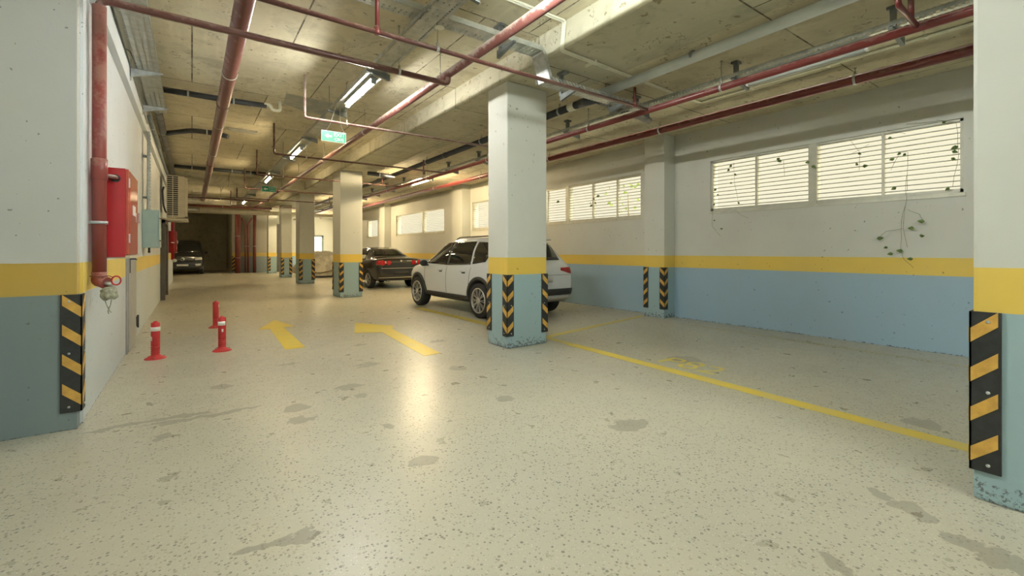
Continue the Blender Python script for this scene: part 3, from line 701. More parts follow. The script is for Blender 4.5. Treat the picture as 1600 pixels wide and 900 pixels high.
# ------------------------------------------------------------------ exit signs
def exit_sign(y, label):
    x0, x1, z0, z1 = 1.60, 1.95, 2.985, 3.135
    t = thing('exit_sign', label, 'sign', (1.775, y, z0))
    MB().box((x0-.008, y-.006, z0-.008), (x1+.008, y+.01, z1+.008), .003).build('frame', M['signwhite'], t)
    MB().box((x0, y-.009, z0), (x1, y-.005, z1)).build('panel', M['signgreen'], t)
    b = MB(); b.prism([(1.64, y-.009, 3.06), (1.69, y-.009, 3.10), (1.69, y-.009, 3.075), (1.745, y-.009, 3.075), (1.745, y-.009, 3.045), (1.69, y-.009, 3.045), (1.69, y-.009, 3.02)], (0, -.002, 0)); b.build('arrow', M['signwhite'], t)
    b = MB(); R = Matrix.Rotation(PI/2, 4, 'X')
    add_text(b, 'EXIT', .082, Matrix.Translation((1.855, y-.0105, 3.092)) @ R)
    add_text(b, '\u00c7IKI\u015e', .058, Matrix.Translation((1.855, y-.0105, 3.022)) @ R)
    b.build('lettering', M['signwhite'], t)
    MB().tube([(1.93, y, 3.14), (1.87, y, 3.27), (1.865, y, 3.51)], .004, 6).tube([(1.66, y, 3.14), (1.72, y, 3.24), (1.80, y, 3.51)], .003, 6).build('hanger', M['white'], t)
exit_sign(7.2, 'larger green exit sign with left arrow, hanging beyond the bright tube lamp')
exit_sign(14.35, 'small distant green exit sign hanging before the cross beam')

# ------------------------------------------------------------------ left wall fittings
def hose_cabinet(y0, y1, z0, z1, label, d=.235):
    x0, x1 = XL+.002, XL+d
    t = thing('fire_hose_cabinet', label, 'fire cabinet', (x0, y0, z0))
    b = MB().box((x0, y0, z0), (x1-.02, y1, z1), .004); b.build('cabinet_body', M['redbright'], t)
    MB().lathe([(.03, 0), (.034, -.004), (.03, -.006)], (x1-.085, y0, z1-.09), 'y', 16).build('pipe_hole', M['black'], t)
    dr = MB().box((x1-.02, y0+.004, z0+.02), (x1, y1-.004, z1-.004), .004).build('door', M['hosered'], t)
    MB().box((x1, y0+.09, z0+.10), (x1+.004, y1-.12, z1-.10)).build('door_panel', M['hosered'], dr)
    MB().box((x1+.004, y0+.30, z0+.38), (x1+.007, y0+.52, z0+.47)).build('notice', M['white'], dr)
    for z in (z0+.12, z1-.16): MB().box((x1-.004, y0+.012, z), (x1+.008, y0+.045, z+.08), .003).build('hinge', M['steel'], dr)
    MB().box((x1, y1-.07, z0+.33), (x1+.02, y1-.04, z0+.43), .003).build('handle', M['chrome'], dr)
    MB().box((x0, y0+.01, z0-.012), (x1+.012, y1-.005, z0+.012), .003).build('bottom_lip', M['acbody'], t)
    return t
hose_cabinet(5.06, 5.87, 1.25, 2.01, 'large red fire hose cabinet on the left wall behind the riser pipe')
hose_cabinet(20.0, 20.8, 1.25, 2.02, 'small distant red fire cabinet on the left wall below the air conditioner')
t = long_pipe('standpipe', 'thin red standpipe in front of the distant fire cabinet', 'pipe', [(-.55, 19.7, 1.0), (-.55, 19.7, 3.32)], .05, M['redbright'])
clamp(t, (-.55, 19.7, 1.6), .052, 'z', M['white'])
MB().blob((-.50, 19.65, .97), (.07, .07, .06), 3, .1).build('valve', M['white'], t)
t = thing('electrical_box', 'pale teal electrical box on the left wall past the fire cabinet', 'electrical box', (XL, 9.7, 1.36))
MB().box((XL+.001, 9.7, 1.36), (-.47, 10.25, 2.0), .006).build('box_body', M['teal'], t)
dd = MB().box((-.468, 9.705, 1.365), (-.45, 10.245, 1.995), .004).build('door', M['teal'], t)
for z in (1.48, 1.86): MB().lathe([(.012, 0), (.012, .012), (.006, .014)], (-.45, 9.76, z), 'x', 10).build('latch', M['black'], dd)
MB().lathe([(.012, 1.30), (.016, 1.31), (.016, 1.36)], (-.6, 9.9, 0), 'z', 10).blob((-.60, 9.9, 1.29), (.02, .02, .024), 2, 0).build('cable_gland', M['black'], t)
t = thing('air_conditioner', 'old cream air conditioner unit hung high on the left wall', 'air conditioner', (XL, 15, 2.15))
MB().box((-.55, 15.0, 2.2), (-.16, 15.9, 3.33), .012).build('casing', M['acbody'], t)
MB().box((-.545, 14.985, 2.24), (-.30, 15.0, 3.30)).build('coil_recess', M['black'], t)
b = MB()
for k in range(19): z = 2.25+k*.0555; b.box((-.548, 14.972, z), (-.295, 14.984, z+.016))
for x in (-.55, -.425, -.305): b.box((x, 14.970, 2.24), (x+.015, 14.984, 3.30))
b.build('side_grille', M['acbody'], t)
b = MB()
for (y0, y1, z0, z1) in ((15.0, 15.9, 2.2, 2.24), (15, 15.9, 3.29, 3.33), (15, 15.04, 2.2, 3.33), (15.86, 15.9, 2.2, 3.33)): b.box((-.16, y0, z0), (-.10, y1, z1))
b.build('fan_guard_frame', M['acbody'], t)
b = MB()
for zc in (2.5, 3.03):
    for rr in (.08, .14, .2, .25): b.tube([(-.145, 15.45+rr*math.cos(a), zc+rr*math.sin(a)) for a in [k*2*PI/20 for k in range(21)]], .006, 6, cap=False)
b.build('fan_grille', M['acbody'], t)
for y in (15.0, 15.82): MB().box((XL, y, 2.12), (-.08, y+.06, 2.18)).box((XL, y, 1.85), (XL+.04, y+.06, 2.18)).build('bracket', M['acbody'], t)
MB().tube([(-.60, 14.93, 3.0), (-.63, 14.93, 2.9), (-.61, 14.93, 2.5), (-.57, 14.93, 2.35), (-.55, 14.99, 2.32)], .02, 8, .05).build('refrigerant_hose', M['black'], t)
t = thing('cable', 'thin grey cable run slanting along the top of the left wall', 'cable', (-.61, 5, 3.5))
MB().tube([(-.612, 4.99, 3.62), (-.612, 7, 3.56), (-.612, 9.7, 3.45)], .009, 6).build('cable_run', M['steel_dark'], t)
MB().tube([(-.61, 6.6, 3.57), (-.58, 6.75, 3.60), (-.55, 7.0, 3.55)], .007, 6, .04).build('cable_tail', M['steel_dark'], t)
o = MB().prism([(1.25, 8.1, CL-.004), (2.0, 8.15, CL-.004), (2.05, 9.0, CL-.004), (1.7, 8.95, CL-.004), (1.3, 8.7, CL-.004)], (0, 0, .0035)).build('ceiling_patch', M['patch']); tag(o, 'bare grey repair patch on the ceiling beside the white pipe trap', 'patch')

# ------------------------------------------------------------------ vines on the louvres
def leaf(b, c, s, rnd):
    """small pointed leaf, folded along its rib"""
    d = Vector((rnd.uniform(-.35, .35), rnd.uniform(-1, 1), rnd.uniform(-.5, .2))).normalized()
    u = d.cross(Vector((1, 0, .3))).normalized(); c = Vector(c); n = d.cross(u)*s*.15
    pts = [c, c+d*s*.35+u*s*.38, c+d*s*.75+u*s*.24, c+d*s*1.1, c+d*s*.75-u*s*.24, c+d*s*.35-u*s*.38]
    m1 = c+d*s*.55+n
    vs = [b.bm.verts.new(p) for p in pts]; mv = b.bm.verts.new(m1)
    for i in range(6): b.bm.faces.new((vs[i], vs[(i+1) % 6], mv))
def vine(label, stems, leaves, ls=.05, seed=1):
    rnd = random.Random(seed); p = stems[0][0]
    t = thing('climbing_vine', label, 'vine', p)
    for st in stems:
        q = [Vector(st[0])]
        for a, b2 in zip(st, st[1:]):
            for k in (1, 2, 3): q.append(Vector(a).lerp(Vector(b2), k/3)+Vector((0, rnd.uniform(-.008, .008), 0)))
        MB().tube(q, .0022, 5).build('stem', M['stem'], t)
    b = MB()
    for c in leaves: leaf(b, c, ls*rnd.uniform(.8, 1.2), rnd)
    o = b.build('foliage', M['leaf'], t); sm = o.modifiers.new('s', 'SOLIDIFY'); sm.thickness = .0012
X = XR-.03
vine('dangling vine with scattered leaves hanging from the near window sill over the yellow band', [[(X+.02, 1.80, 2.3), (X, 1.80, 2.0), (X-.02, 1.84, 1.7), (X-.02, 1.85, 1.35), (X-.01, 1.83, 1.2), (X, 1.72, 1.08)], [(X, 1.80, 1.95), (X-.03, 1.82, 1.6), (X-.02, 1.79, 1.35)], [(X-.02, 1.83, 1.6), (X-.05, 2.0, 1.57), (X-.05, 2.06, 1.5)], [(X, 1.79, 1.85), (X-.05, 1.66, 1.78), (X-.05, 1.62, 1.68)]],
     [(X-.06, 2.10, 1.47), (X-.06, 1.70, 1.60), (X-.06, 1.60, 1.68), (X-.05, 1.98, 1.36), (X-.05, 1.92, 1.27), (X-.03, 1.82, 1.30), (X-.03, 1.72, 1.20), (X-.03, 1.66, 1.5)], .062, 2)
vine('small vine trailing below the far lower corner of the near window', [[(X+.02, 4.5, 2.2), (X, 4.52, 1.98), (X-.02, 4.52, 1.75), (X-.02, 4.36, 1.57)], [(X, 4.1, 2.02), (X-.02, 4.0, 1.93), (X-.02, 3.86, 1.86)]],
     [(X-.03, 4.45, 1.86), (X-.03, 4.36, 1.70), (X-.02, 4.5, 2.14), (X+.0, 4.4, 2.32), (X, 4.44, 2.42)], .045, 3)
vine('vine strand with leaves climbing the left pane of the near window', [[(X, 4.13, 2.85), (X, 4.12, 2.5), (X, 4.06, 2.2)]], [(X, 4.16, 2.82), (X, 4.12, 2.65), (X, 4.16, 2.50), (X, 4.06, 2.14), (X, 4.2, 2.75)], .055, 4)
vine('vine strand with one leaf cluster right of the wide bar of the near window', [[(X, 2.42, 2.9), (X, 2.30, 2.7), (X, 2.31, 2.45)], [(X, 2.2, 2.8), (X, 2.4, 2.7)], [(X, 3.4, 2.7), (X, 3.32, 2.75), (X, 3.3, 2.5)]], [(X, 2.36, 2.55), (X, 2.28, 2.50), (X, 2.33, 2.7), (X, 3.42, 2.78), (X, 3.34, 2.76), (X-.05, 2.92, 2.66), (X-.05, 2.90, 2.6)], .055, 5)
vine('vine strand arching over the right pane of the near window', [[(X, 1.96, 2.4), (X, 1.86, 2.62), (X, 1.78, 2.62), (X, 1.79, 2.1)], [(X, 2.0, 2.95), (X, 1.8, 2.86)]], [(X, 1.92, 2.55), (X, 1.85, 2.62), (X, 1.9, 2.16), (X, 1.95, 2.85), (X, 1.8, 2.60)], .055, 6)
vine('vine strand at the right end of the near window', [[(X, 1.5, 2.97), (X, 1.32, 2.9), (X, 1.3, 2.5), (X, 1.36, 2.1)], [(X, 1.8, 2.99), (X, 1.5, 2.95)]], [(X, 1.36, 2.55), (X, 1.34, 2.47), (X, 1.3, 2.6), (X, 1.45, 2.92), (X, 1.38, 2.1)], .06, 7)
vine('small leafy tuft on the louvres of the middle window', [[(X, 7.5, 2.6), (X, 7.52, 2.4)]], [(X, 7.5, 2.52), (X, 7.46, 2.46), (X, 7.53, 2.4), (X, 7.6, 2.46), (X, 9.5, 2.3), (X, 8.7, 2.6), (X, 7.3, 2.6)], .075, 8)
# bushes outside
rnd = random.Random(5)
for (x, y, z, r, n, lb) in [(9.2, 7.7, 2.8, .5, 26, 'sunlit bush outside the middle window')]:
    t = thing('bush', lb, 'bush', (x, y, 0)); b = MB()
    for k in range(n):
        v = Vector((rnd.gauss(0, .5), rnd.gauss(0, .7), rnd.gauss(0, .42)))*r; leaf(b, (x+v.x, y+v.y, z+v.z), .11, rnd)
    o = b.build('foliage', M['leaflit'], t)
    MB().tube([(x, y, 0), (x+.05, y, z*.6), (x, y, z)], [.04, .03, .012], 8).build('trunk', M['stem'], t)
o = MB().box((8.0, -10, -.4), (30, 45, -.02)).build('ground_outside', simple('pale_outside_paving', (.62, .58, .45), .9)); o['kind'] = 'structure'

# ------------------------------------------------------------------ cars
def car_body(st, mat, root, wheels, wr, name='body', sub=2):
    """loft of half sections (y, zbottom, halfwidth, zshoulder, ztop, roof halfwidth), wheel wells cut out"""
    bm = bmesh.new(); rings = []
    for y, zb, w, zs, zt, rw in st:
        g = max(0., min(1, (zt-zs)/.45))
        mx = (w*.94+rw)/2+.02*g; mz = (zs+zt)/2
        half = [(0, zb), (.55*w, zb), (.88*w, zb+.015), (.975*w, zb+.10), (w, zb+.55*(zs-zb)), (.99*w, zs-.09*min(1, (zs-zb)*2)), (.955*w, zs),
                (.955*w*(1-.5*g)+.5*g*mx-.004, zs+.5*g*.04+.5*(mz-zs)), (mx, mz+.02*g), (rw+.012, zt-.09*g-.012), (rw*.90, zt-.018), (rw*.5, zt-.003), (0, zt)]
        ring = [bm.verts.new((x, y, z)) for x, z in half]+[bm.verts.new((-x, y, z)) for x, z in half[-2:0:-1]]
        rings.append(ring)
    n = len(rings[0])
    for a, b in zip(rings, rings[1:]):
        for k in range(n): bm.faces.new((a[k], a[(k+1) % n], b[(k+1) % n], b[k]))
    for rg in (rings[0], rings[-1]):            # end caps as strips across
        h = n//2
        for k in range(h):
            L = [rg[k], rg[k+1]]; R = [rg[-k] if k else rg[0], rg[-(k+1)]]
            vs = [L[0], L[1], R[1], R[0]]; u = []
            for v in vs:
                if v not in u: u.append(v)
            if len(u) > 2: bm.faces.new(u)
    bmesh.ops.recalc_face_normals(bm, faces=bm.faces)
    for f in bm.faces: f.smooth = True
    me = bpy.data.meshes.new(name); bm.to_mesh(me); bm.free(); me.materials.append(mat); me.materials.append(M['black'])
    o = bpy.data.objects.new(name, me); COL.objects.link(o)
    m = o.modifiers.new('sub', 'SUBSURF'); m.levels = m.render_levels = sub
    dg = bpy.context.evaluated_depsgraph_get(); me2 = bpy.data.meshes.new_from_object(o.evaluated_get(dg))
    bt = BVHTree.FromPolygons([v.co.copy() for v in me2.vertices], [tuple(p.vertices) for p in me2.polygons])
    # wells
    cutters = []
    for wx, wy in wheels:
        cb = MB().lathe([(wr+.055, 0), (wr+.055, .5 if wx > 0 else -.5)], (wx*.62, wy, wr), 'x', 40)
        bmesh.ops.recalc_face_normals(cb.bm, faces=cb.bm.faces)
        cm = bpy.data.meshes.new('c'); cb.bm.to_mesh(cm); cb.bm.free(); cm.materials.append(M['black']); cm.materials.append(M['black'])
        co = bpy.data.objects.new('c', cm); COL.objects.link(co); cutters.append(co)
        q = o.modifiers.new('b', 'BOOLEAN'); q.operation = 'DIFFERENCE'; q.object = co; q.solver = 'EXACT'
        for p in cm.polygons: p.material_index = 1
    dg.update(); dg = bpy.context.evaluated_depsgraph_get()
    me3 = bpy.data.meshes.new_from_object(o.evaluated_get(dg)); o.modifiers.clear(); o.data = me3; me3.name = name
    for c in cutters: bpy.data.objects.remove(c)
    o.parent = root
    return o, bt
def patch(bt, poly, side, parent, name, mat, off=.006, res=.06, thick=.006, ring=None):
    """panel that follows the body: polygon in (y,z) seen from the side ('L'/'R'), or (x,z) from 'F'/'B'"""
    bm = bmesh.new()
    if ring:                                    # ring = (cy, cz, r0, r1, a0, a1)
        cy, cz, r0, r1, a0, a1 = ring; n = 26; rows = []
        for r_ in (r0, (r0+r1)/2, r1): rows.append([bm.verts.new((cy+r_*math.cos(a0+(a1-a0)*k/n), cz+r_*math.sin(a0+(a1-a0)*k/n), 0)) for k in range(n+1)])
        for a, b in zip(rows, rows[1:]):
            for k in range(n): bm.faces.new((a[k], a[k+1], b[k+1], b[k]))
    else:
        f = bm.faces.new([bm.verts.new((a, b, 0)) for a, b in poly])
        f.normal_update()
        if f.normal.z < 0: f.normal_flip()
        lo = [min(p[i] for p in poly) for i in (0, 1)]; hi = [max(p[i] for p in poly) for i in (0, 1)]
        for i in (0, 1):
            c = lo[i]+res
            while c < hi[i]:
                no = (1, 0, 0) if i == 0 else (0, 1, 0); co = (c, 0, 0) if i == 0 else (0, c, 0)
                bmesh.ops.bisect_plane(bm, geom=bm.verts[:]+bm.edges[:]+bm.faces[:], plane_co=co, plane_no=no); c += res
    dead = []
    for v in bm.verts:
        a, b = v.co.x, v.co.y
        if side in 'LR':
            s = -1 if side == 'L' else 1; o_ = Vector((s*3, a, b)); d = Vector((-s, 0, 0))
        else:
            s = 1 if side == 'F' else -1; o_ = Vector((a, s*5, b)); d = Vector((0, -s, 0))
        h = bt.ray_cast(o_, d)
        if h[0] is None: dead.append(v); continue
        nn = h[1] if h[1].dot(d) < 0 else -h[1]
        v.co = h[0]+nn*off
    if dead: bmesh.ops.delete(bm, geom=dead, context='VERTS')
    for f in bm.faces: f.smooth = True
    me = bpy.data.meshes.new(name); bm.to_mesh(me); bm.free(); me.materials.append(mat)
    o = bpy.data.objects.new(name, me); COL.objects.link(o); o.parent = parent
    m = o.modifiers.new('s', 'SOLIDIFY'); m.thickness = thick; m.offset = 0
    return o
def local_build(mb, name, mats, parent):
    """build in the car's own coordinates"""
    bmesh.ops.recalc_face_normals(mb.bm, faces=mb.bm.faces)
    me = bpy.data.meshes.new(name); mb.bm.to_mesh(me); mb.bm.free()
    for m in (mats if isinstance(mats, (list, tuple)) else [mats]): me.materials.append(m)
    o = bpy.data.objects.new(name, me); COL.objects.link(o); o.parent = parent; return o
def wheel(root, x, y, r, wd, spokes, name='wheel', twin=True):
    s = 1 if x > 0 else -1
    P = lambda h: x-s*wd/2+s*h*wd
    rr = r*.70
    b = MB(); prof = [(rr, 0), (rr+.02, .0), (r*.93, .02), (r*.985, .10), (r, .25), (r, .75), (r*.985, .90), (r*.93, .98), (rr+.02, 1.0), (rr, .98), (rr, .02), (rr, 0)]
    b.lathe([(a, s*(h-.5)*wd) for a, h in prof], (x, y, r), 'x', 40, cap=False)
    # open annulus: lathe caps are covered by rim disc
    o = local_build(b, name, M['tyre'], root)
    b = MB(); xo = x+s*wd*.49
    def cyl(r0, r1, h0, h1): b.lathe([(r0, s*h0), (r1, s*h0), (r1, s*h1), (r0, s*h1), (r0, s*h0)], (xo, y, r), 'x', 36, cap=False)
    cyl(rr*.93, rr*1.02, -.03, .012)
    b.lathe([(0.001, s*.012), (r*.17, s*.012), (r*.19, s*-.005)], (xo, y, r), 'x', 20)
    for k in range(spokes):
        a = 2*PI*k/spokes
        for off in ((-.10, .10) if twin else (0,)):
            a1 = a+off; wsp = .028 if twin else .05
            def pt(rad, da, h): return (xo+s*h, y+rad*math.cos(a1+da), r+rad*math.sin(a1+da))
            r0, r1 = r*.16, rr*.96
            b.prism([pt(r0, wsp*2.2, .006), pt(r0, -wsp*2.2, .006), pt(r1, -wsp*1.3, .008), pt(r1, wsp*1.3, .008)], (-s*.018, 0, 0))
    local_build(b, 'rim', M['alloy'], o)
    b = MB().lathe([(.001, s*.008), (rr*.97, s*.008), (rr*.97, s*-.004)], (xo-s*.045, y, r), 'x', 32); local_build(b, 'brake_disc', M['black'], o)
    return o
def mirror_part(root, x, y, z, mat):
    s = 1 if x > 0 else -1
    b = MB().blob((x, y, z), (.10, .06, .075), 3, 0); local_build(b, 'wing_mirror', mat, root)
    b = MB().tube([(x-s*.13, y+.02, z-.05), (x, y, z-.05)], .02, 8); local_build(b, 'mirror_arm', M['black'], root)

# --- white crossover (front towards +Y)
suv = thing('car', 'white crossover car with alloy wheels parked behind the near pillar', 'car', (5.38, 8.75, 0)); suv.rotation_euler.z = math.radians(1.5)
ST = [(-2.09, .48, .78, .84, .92, .60), (-2.07, .36, .845, .92, 1.02, .65), (-2.0, .31, .885, .98, 1.08, .67), (-1.92, .30, .90, 1.0, 1.20, .64), (-1.80, .29, .91, 1.015, 1.40, .60), (-1.68, .28, .915, 1.02, 1.525, .60),
      (-1.45, .26, .92, 1.02, 1.58, .62), (-.9, .25, .92, 1.0, 1.60, .64), (-.3, .25, .92, .985, 1.605, .65), (.2, .25, .92, .97, 1.595, .64), (.55, .25, .92, .965, 1.53, .62), (.95, .25, .92, .955, 1.32, .61), (1.22, .25, .92, .95, 1.13, .63),
      (1.36, .25, .92, .94, 1.06, .68), (1.70, .25, .90, .92, 1.01, .68), (1.93, .26, .845, .86, .94, .63), (2.06, .30, .76, .76, .84, .55), (2.13, .38, .60, .64, .70, .42)]
WR = .345
WP = [(.92, 1.40), (-.92, 1.40), (.92, -1.32), (-.92, -1.32)]
body, bt = car_body(ST, M['carwhite'], suv, WP, WR)
for x, y in WP: wheel(suv, x*.885, y, WR, .225, 10)
for sd in 'LR':
    patch(bt, [(1.02, 1.02), (.60, 1.42), (.50, 1.47), (.02, 1.50), (.02, 1.00)], sd, suv, 'front_window', M['glass'])
    patch(bt, [(-.04, 1.00), (-.04, 1.50), (-.86, 1.50), (-.96, 1.03)], sd, suv, 'rear_window', M['glass'])
    patch(bt, [(-1.02, 1.04), (-.94, 1.49), (-1.40, 1.46), (-1.58, 1.30), (-1.46, 1.09)], sd, suv, 'quarter_window', M['glass'])
    patch(bt, [(.02, 1.0), (.02, 1.5), (-.04, 1.5), (-.04, 1.0)], sd, suv, 'window_pillar', M['black'], .005)
    for wy in (1.40, -1.32):
        patch(bt, None, sd, suv, 'arch_trim', M['black'], .012, thick=.02, ring=(wy, WR, WR+.05, WR+.115, -.22, PI+.22))
    patch(bt, [(.90, .40), (-.90, .40), (-.90, .275), (.90, .275)], sd, suv, 'sill_trim', M['black'], .012, thick=.02)
    for (ya, yb, yc) in ((1.04, 1.06, .98), (-.01, -.01, 0), (-1.0, -.98, -.9)):
        patch(bt, [(ya, .98), (ya+.009, .98), (yc+.009, .42), (yc, .42)], sd, suv, 'door_seam', M['black'], .001, thick=.003)
    for hy in (.16, -.82):
        h = patch(bt, [(hy, .875), (hy+.19, .87), (hy+.18, .905), (hy, .91)], sd, suv, 'door_handle', M['carwhite'], .02, thick=.025)
        patch(bt, [(hy+.02, .85), (hy+.15, .845), (hy+.15, .875), (hy+.02, .88)], sd, suv, 'handle_recess', M['black'], .002, thick=.003)
    s = -1 if sd == 'L' else 1
    local_build(MB().tube([(s*.56, .12, 1.56), (s*.56, .0, 1.60), (s*.56, -1.2, 1.605), (s*.56, -1.4, 1.56)], .014, 8, .08), 'roof_rail', M['black'], suv)
    patch(bt, [(-1.95, .98), (-2.12, .97), (-2.15, .85), (-2.02, .88)], sd, suv, 'tail_lamp', M['redlens'], .008)
    patch(bt, [(1.75, .84), (2.0, .78), (2.0, .70), (1.85, .72)], sd, suv, 'headlamp', M['lens'], .008)
    sx = -1 if sd == 'L' else 1
    patch(bt, [(sx*.52, .97), (sx*.87, .98), (sx*.87, .84), (sx*.74, .86), (sx*.52, .92)], 'B', suv, 'tail_lamp', M['redlens'], .010)
mirror_part(suv, -.99, .90, 1.03, M['black']); mirror_part(suv, .99, .90, 1.03, M['black'])
patch(bt, [(-.60, 1.12), (.60, 1.12), (.52, 1.46), (-.52, 1.46)], 'B', suv, 'rear_windscreen', M['glass'], .008)
patch(bt, [(-.62, 1.08), (.62, 1.08), (.50, 1.50), (-.50, 1.50)], 'F', suv, 'windscreen', M['glass'], .006)
patch(bt, [(-.84, .56), (.84, .56), (.84, .44), (-.84, .44)], 'B', suv, 'bumper_trim', M['black'], .018, thick=.03)
patch(bt, [(-.78, .40), (.78, .40), (.72, .33), (-.72, .33)], 'B', suv, 'bumper_valance', M['alloy'], .018, thick=.03)
patch(bt, [(-.30, .80), (.30, .80), (.30, .69), (-.30, .69)], 'B', suv, 'number_plate', M['plate'], .012)
patch(bt, [(-.80, .835), (.80, .835), (.80, .828), (-.80, .828)], 'B', suv, 'tailgate_seam', M['black'], .002, thick=.004)
patch(bt, [(-.45, .60), (.45, .60), (.45, .45), (-.45, .45)], 'F', suv, 'grille', M['black'], .01)
local_build(MB().tube([(.03, -2.075, .90), (.03, -2.08, .95), (-.03, -2.075, .95), (-.03, -2.08, .90)], .006, 6), 'emblem', M['chrome'], suv)
local_build(MB().box((-.53, -1.80, 1.515), (.53, -1.6, 1.55), .012), 'roof_spoiler', M['carwhite'], suv)

# --- dark saloon
sed = thing('car', 'dark brown saloon car with round red tail lamps seen from behind', 'car', (5.80, 17.15, 0)); sed.rotation_euler.z = math.radians(4)
SS = [(-2.18, .46, .66, .78, .90, .50), (-2.16, .34, .76, .92, 1.0, .60), (-2.08, .28, .84, .98, 1.065, .66), (-1.9, .26, .862, .99, 1.085, .68), (-1.55, .24, .87, .985, 1.10, .66), (-1.38, .23, .87, .975, 1.14, .60), (-1.05, .22, .87, .965, 1.32, .55), (-.78, .22, .87, .955, 1.425, .55),
      (-.4, .22, .87, .945, 1.465, .56), (.1, .22, .87, .935, 1.46, .56), (.45, .22, .87, .925, 1.40, .55), (.85, .22, .87, .92, 1.18, .56), (1.1, .22, .87, .91, 1.02, .60), (1.5, .23, .86, .86, .94, .60), (1.9, .26, .82, .78, .86, .54), (2.12, .32, .74, .66, .74, .44), (2.17, .40, .6, .56, .62, .36)]
WS = [(.86, 1.28), (-.86, 1.28), (.86, -1.30), (-.86, -1.30)]
body, bt = car_body(SS, M['carsedan'], sed, WS, .305)
for x, y in WS: wheel(sed, x*.88, y, .305, .19, 7, twin=False)
patch(bt, [(-.60, 1.13), (.60, 1.13), (.47, 1.41), (-.47, 1.41)], 'B', sed, 'rear_windscreen', M['glass'], .006)
patch(bt, [(-.60, 1.06), (.60, 1.06), (.47, 1.38), (-.47, 1.38)], 'F', sed, 'windscreen', M['glass'], .006)
for sd in 'LR':
    patch(bt, [(.80, .98), (.42, 1.34), (0, 1.39), (0, .97)], sd, sed, 'front_window', M['glass'])
    patch(bt, [(-.05, .97), (-.05, 1.39), (-.66, 1.37), (-.80, 1.25), (-.95, 1.0)], sd, sed, 'rear_window', M['glass'])
    for (ya, yc) in ((.85, .8), (-.02, 0), (-.95, -.82)): patch(bt, [(ya, .94), (ya+.008, .94), (yc+.008, .34), (yc, .34)], sd, sed, 'door_seam', M['black'], .001, thick=.003)
    for hy in (.1, -.78): patch(bt, [(hy, .84), (hy+.16, .84), (hy+.16, .87), (hy, .87)], sd, sed, 'door_handle', M['carsedan'], .02, thick=.02)
    s = -1 if sd == 'L' else 1
    for cx, rr in ((.68, .095), (.47, .09)):
        pts = [(s*cx+rr*math.cos(a), .90+rr*.9*math.sin(a)) for a in [k*2*PI/16 for k in range(16)]]
        patch(bt, pts, 'B', sed, 'tail_lamp', M['redlens'], .014)
    patch(bt, [(s*.575-.02, .88), (s*.575+.02, .88), (s*.575+.02, .95), (s*.575-.02, .95)], 'B', sed, 'reversing_lamp', M['lens'], .016)
    patch(bt, [(-2.02, .99), (-2.12, .97), (-2.14, .84), (-2.0, .84)], sd, sed, 'tail_lamp', M['redlens'], .008)
mirror_part(sed, -.95, .75, 1.0, M['carsedan']); mirror_part(sed, .95, .75, 1.0, M['carsedan'])
patch(bt, [(-.72, .72), (.72, .72), (.72, .705), (-.72, .705)], 'B', sed, 'trunk_seam', M['chrome'], .006, thick=.006)
patch(bt, [(-.78, .405), (.78, .405), (.78, .385), (-.78, .385)], 'B', sed, 'bumper_strip', M['chrome'], .014, thick=.01)
patch(bt, [(-.26, .60), (.26, .60), (.26, .49), (-.26, .49)], 'B', sed, 'number_plate', M['black'], .010)
local_build(MB().lathe([(.001, 0), (.04, 0), (.035, -.01), (.001, -.012)], (0, -2.168, .965), 'y', 16), 'emblem', M['chrome'], sed)
local_build(MB().box((.20, -2.178, .948), (.40, -2.165, .975)), 'badge', M['chrome'], sed)
local_build(MB().tube([(-.45, -2.15, .27), (-.45, -1.9, .27)], .03, 10), 'exhaust_pipe', M['steel_dark'], sed)

# --- black van facing the camera (front towards -Y)
van = thing('van', 'black van facing forward in the dark recess at the far left', 'van', (-.42, 32.75, 0)); van.rotation_euler.z = PI
SV = [(-2.45, .40, .86, 1.05, 1.15, .80), (-2.42, .30, .93, 1.1, 1.90, .80), (-2.3, .26, .95, 1.1, 1.95, .82), (-1.4, .24, .95, 1.1, 1.97, .83), (0, .24, .95, 1.1, 1.97, .83), (1.0, .24, .95, 1.1, 1.94, .81), (1.3, .24, .95, 1.1, 1.86, .78), (1.75, .24, .95, 1.1, 1.45, .80), (1.98, .24, .95, 1.08, 1.22, .82), (2.2, .25, .94, 1.0, 1.12, .78), (2.38, .28, .91, .90, .98, .72), (2.45, .34, .84, .72, .80, .62), (2.47, .42, .7, .6, .66, .5)]
WV = [(.95, 1.5), (-.95, 1.5), (.95, -1.5), (-.95, -1.5)]
body, bt = car_body(SV, M['carvan'], van, WV, .34)
for x, y in WV: wheel(van, x*.88, y, .34, .22, 6, twin=False)
patch(bt, [(-.74, 1.24), (.74, 1.24), (.66, 1.80), (-.66, 1.80)], 'F', van, 'windscreen', M['glass'], .008)
for sd in 'LR':
    patch(bt, [(1.55, 1.2), (1.15, 1.72), (.6, 1.76), (.6, 1.18)], sd, van, 'front_window', M['glass'])
    patch(bt, [(.5, 1.18), (.5, 1.76), (-2.1, 1.76), (-2.1, 1.18)], sd, van, 'side_window', M['glass'])
    s = -1 if sd == 'L' else 1
    patch(bt, [(s*.52, .94), (s*.86, .98), (s*.88, .82), (s*.55, .80)], 'F', van, 'headlamp', M['lens'], .012)
    patch(bt, [(s*.55, .60), (s*.82, .62), (s*.80, .50), (s*.60, .48)], 'F', van, 'fog_lamp', M['lens'], .012)
    mirror_part(van, s*1.10, 1.42, 1.22, M['carvan'])
patch(bt, [(-.50, .875), (.50, .875), (.50, .86), (-.50, .86)], 'F', van, 'grille_strip', M['chrome'], .012, thick=.008)
patch(bt, [(-.50, .86), (.50, .86), (.50, .74), (-.50, .74)], 'F', van, 'grille', M['black'], .009, thick=.008)
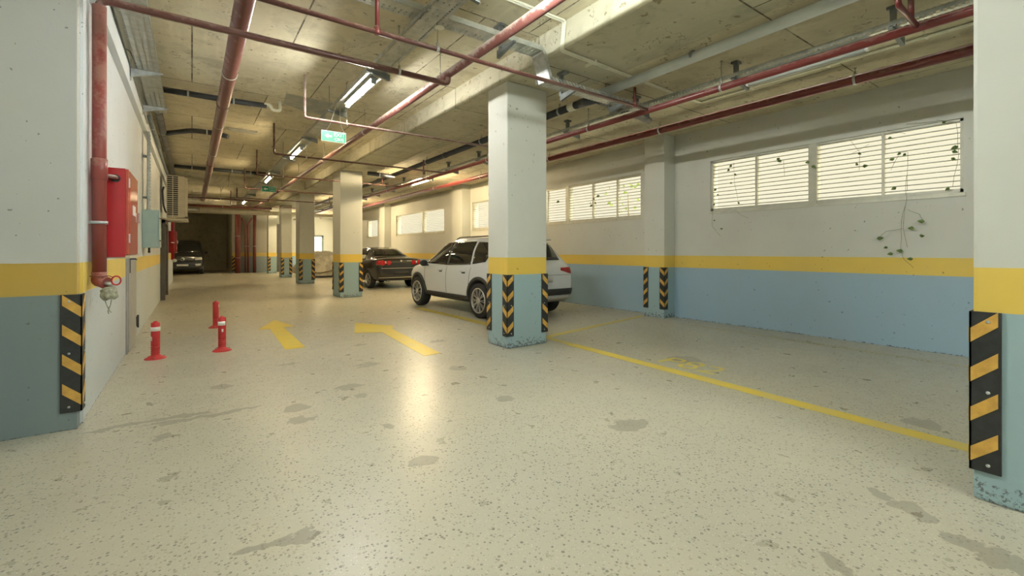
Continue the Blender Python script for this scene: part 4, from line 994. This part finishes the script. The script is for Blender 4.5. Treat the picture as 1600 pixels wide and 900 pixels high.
patch(bt, [(-.26, .58), (.26, .58), (.26, .48), (-.26, .48)], 'F', van, 'number_plate', M['plate'], .014)
b = MB(); yy = 2.475
b.tube([(.085*math.cos(a), yy, .865+.085*math.sin(a)) for a in [k*2*PI/24 for k in range(25)]], .011, 8, cap=False)
b.tube([(-.045, yy, .93), (-.018, yy, .87), (0, yy, .90), (.018, yy, .87), (.045, yy, .93)], .008, 6)
b.tube([(-.068, yy, .885), (-.035, yy, .80), (0, yy, .855), (.035, yy, .80), (.068, yy, .885)], .008, 6)
local_build(b, 'emblem', M['chrome'], van)

# --- covered car
cv = thing('covered_car', 'car under a dusty beige cover between the second and third pillars', 'covered car', (5.5, 25.4, 0))
bm = bmesh.new(); NY, NX = 44, 40; rows = []
for i in range(NY+1):
    v = i/NY; y = -2.15+4.3*v; row = []
    top = 1.30-.55*max(0, abs(v-.42)-.16)**1.1*2.2; top = max(.62, top)
    e = max(0, min(1, min(v, 1-v)/.06)); top = .3+(top-.3)*(e**.5)
    for j in range(NX+1):
        u = j/NX*2-1; a = abs(u)
        if a < .55: x = u/.55*.60; z = top-.10*(a/.55)**3
        else:
            q = (a-.55)/.45; x = math.copysign(.60+.36*min(1, q*1.7)**.8, u); z = (top-.10)*(1-q)+.10*q
        p = Vector((x, y, z)); fold = noise.noise(Vector((x*2.2, y*2.2, z*1.5)))*.06+noise.noise(Vector((x*6, y*6, z*3)))*.025
        p.x += fold*math.copysign(1, u)*a; p.z += fold*(1-a)*.8; p.z = max(.06, p.z); row.append(bm.verts.new(p))
    rows.append(row)
for a, b2 in zip(rows, rows[1:]):
    for j in range(NX): bm.faces.new((a[j], a[j+1], b2[j+1], b2[j])).smooth = True
bm.faces.new([r_[0] for r_ in rows]+[r_[-1] for r_ in rows][::-1]); bm.faces.new(rows[0]); bm.faces.new(rows[-1])
mb = MB(); mb.bm.free(); mb.bm = bm; local_build(mb, 'cover', M['cloth'], cv)
local_build(MB().tube([(-.9, -2.1, .35), (-.5, -2.2, .22), (.2, -2.2, .35), (.7, -2.15, .75)], .025, 8, .2), 'strap', M['stem'], cv)
for x, y in ((-.8, -1.3), (.8, -1.3), (-.8, 1.3), (.8, 1.3)): wheel(cv, x, y, .30, .18, 6, twin=False)
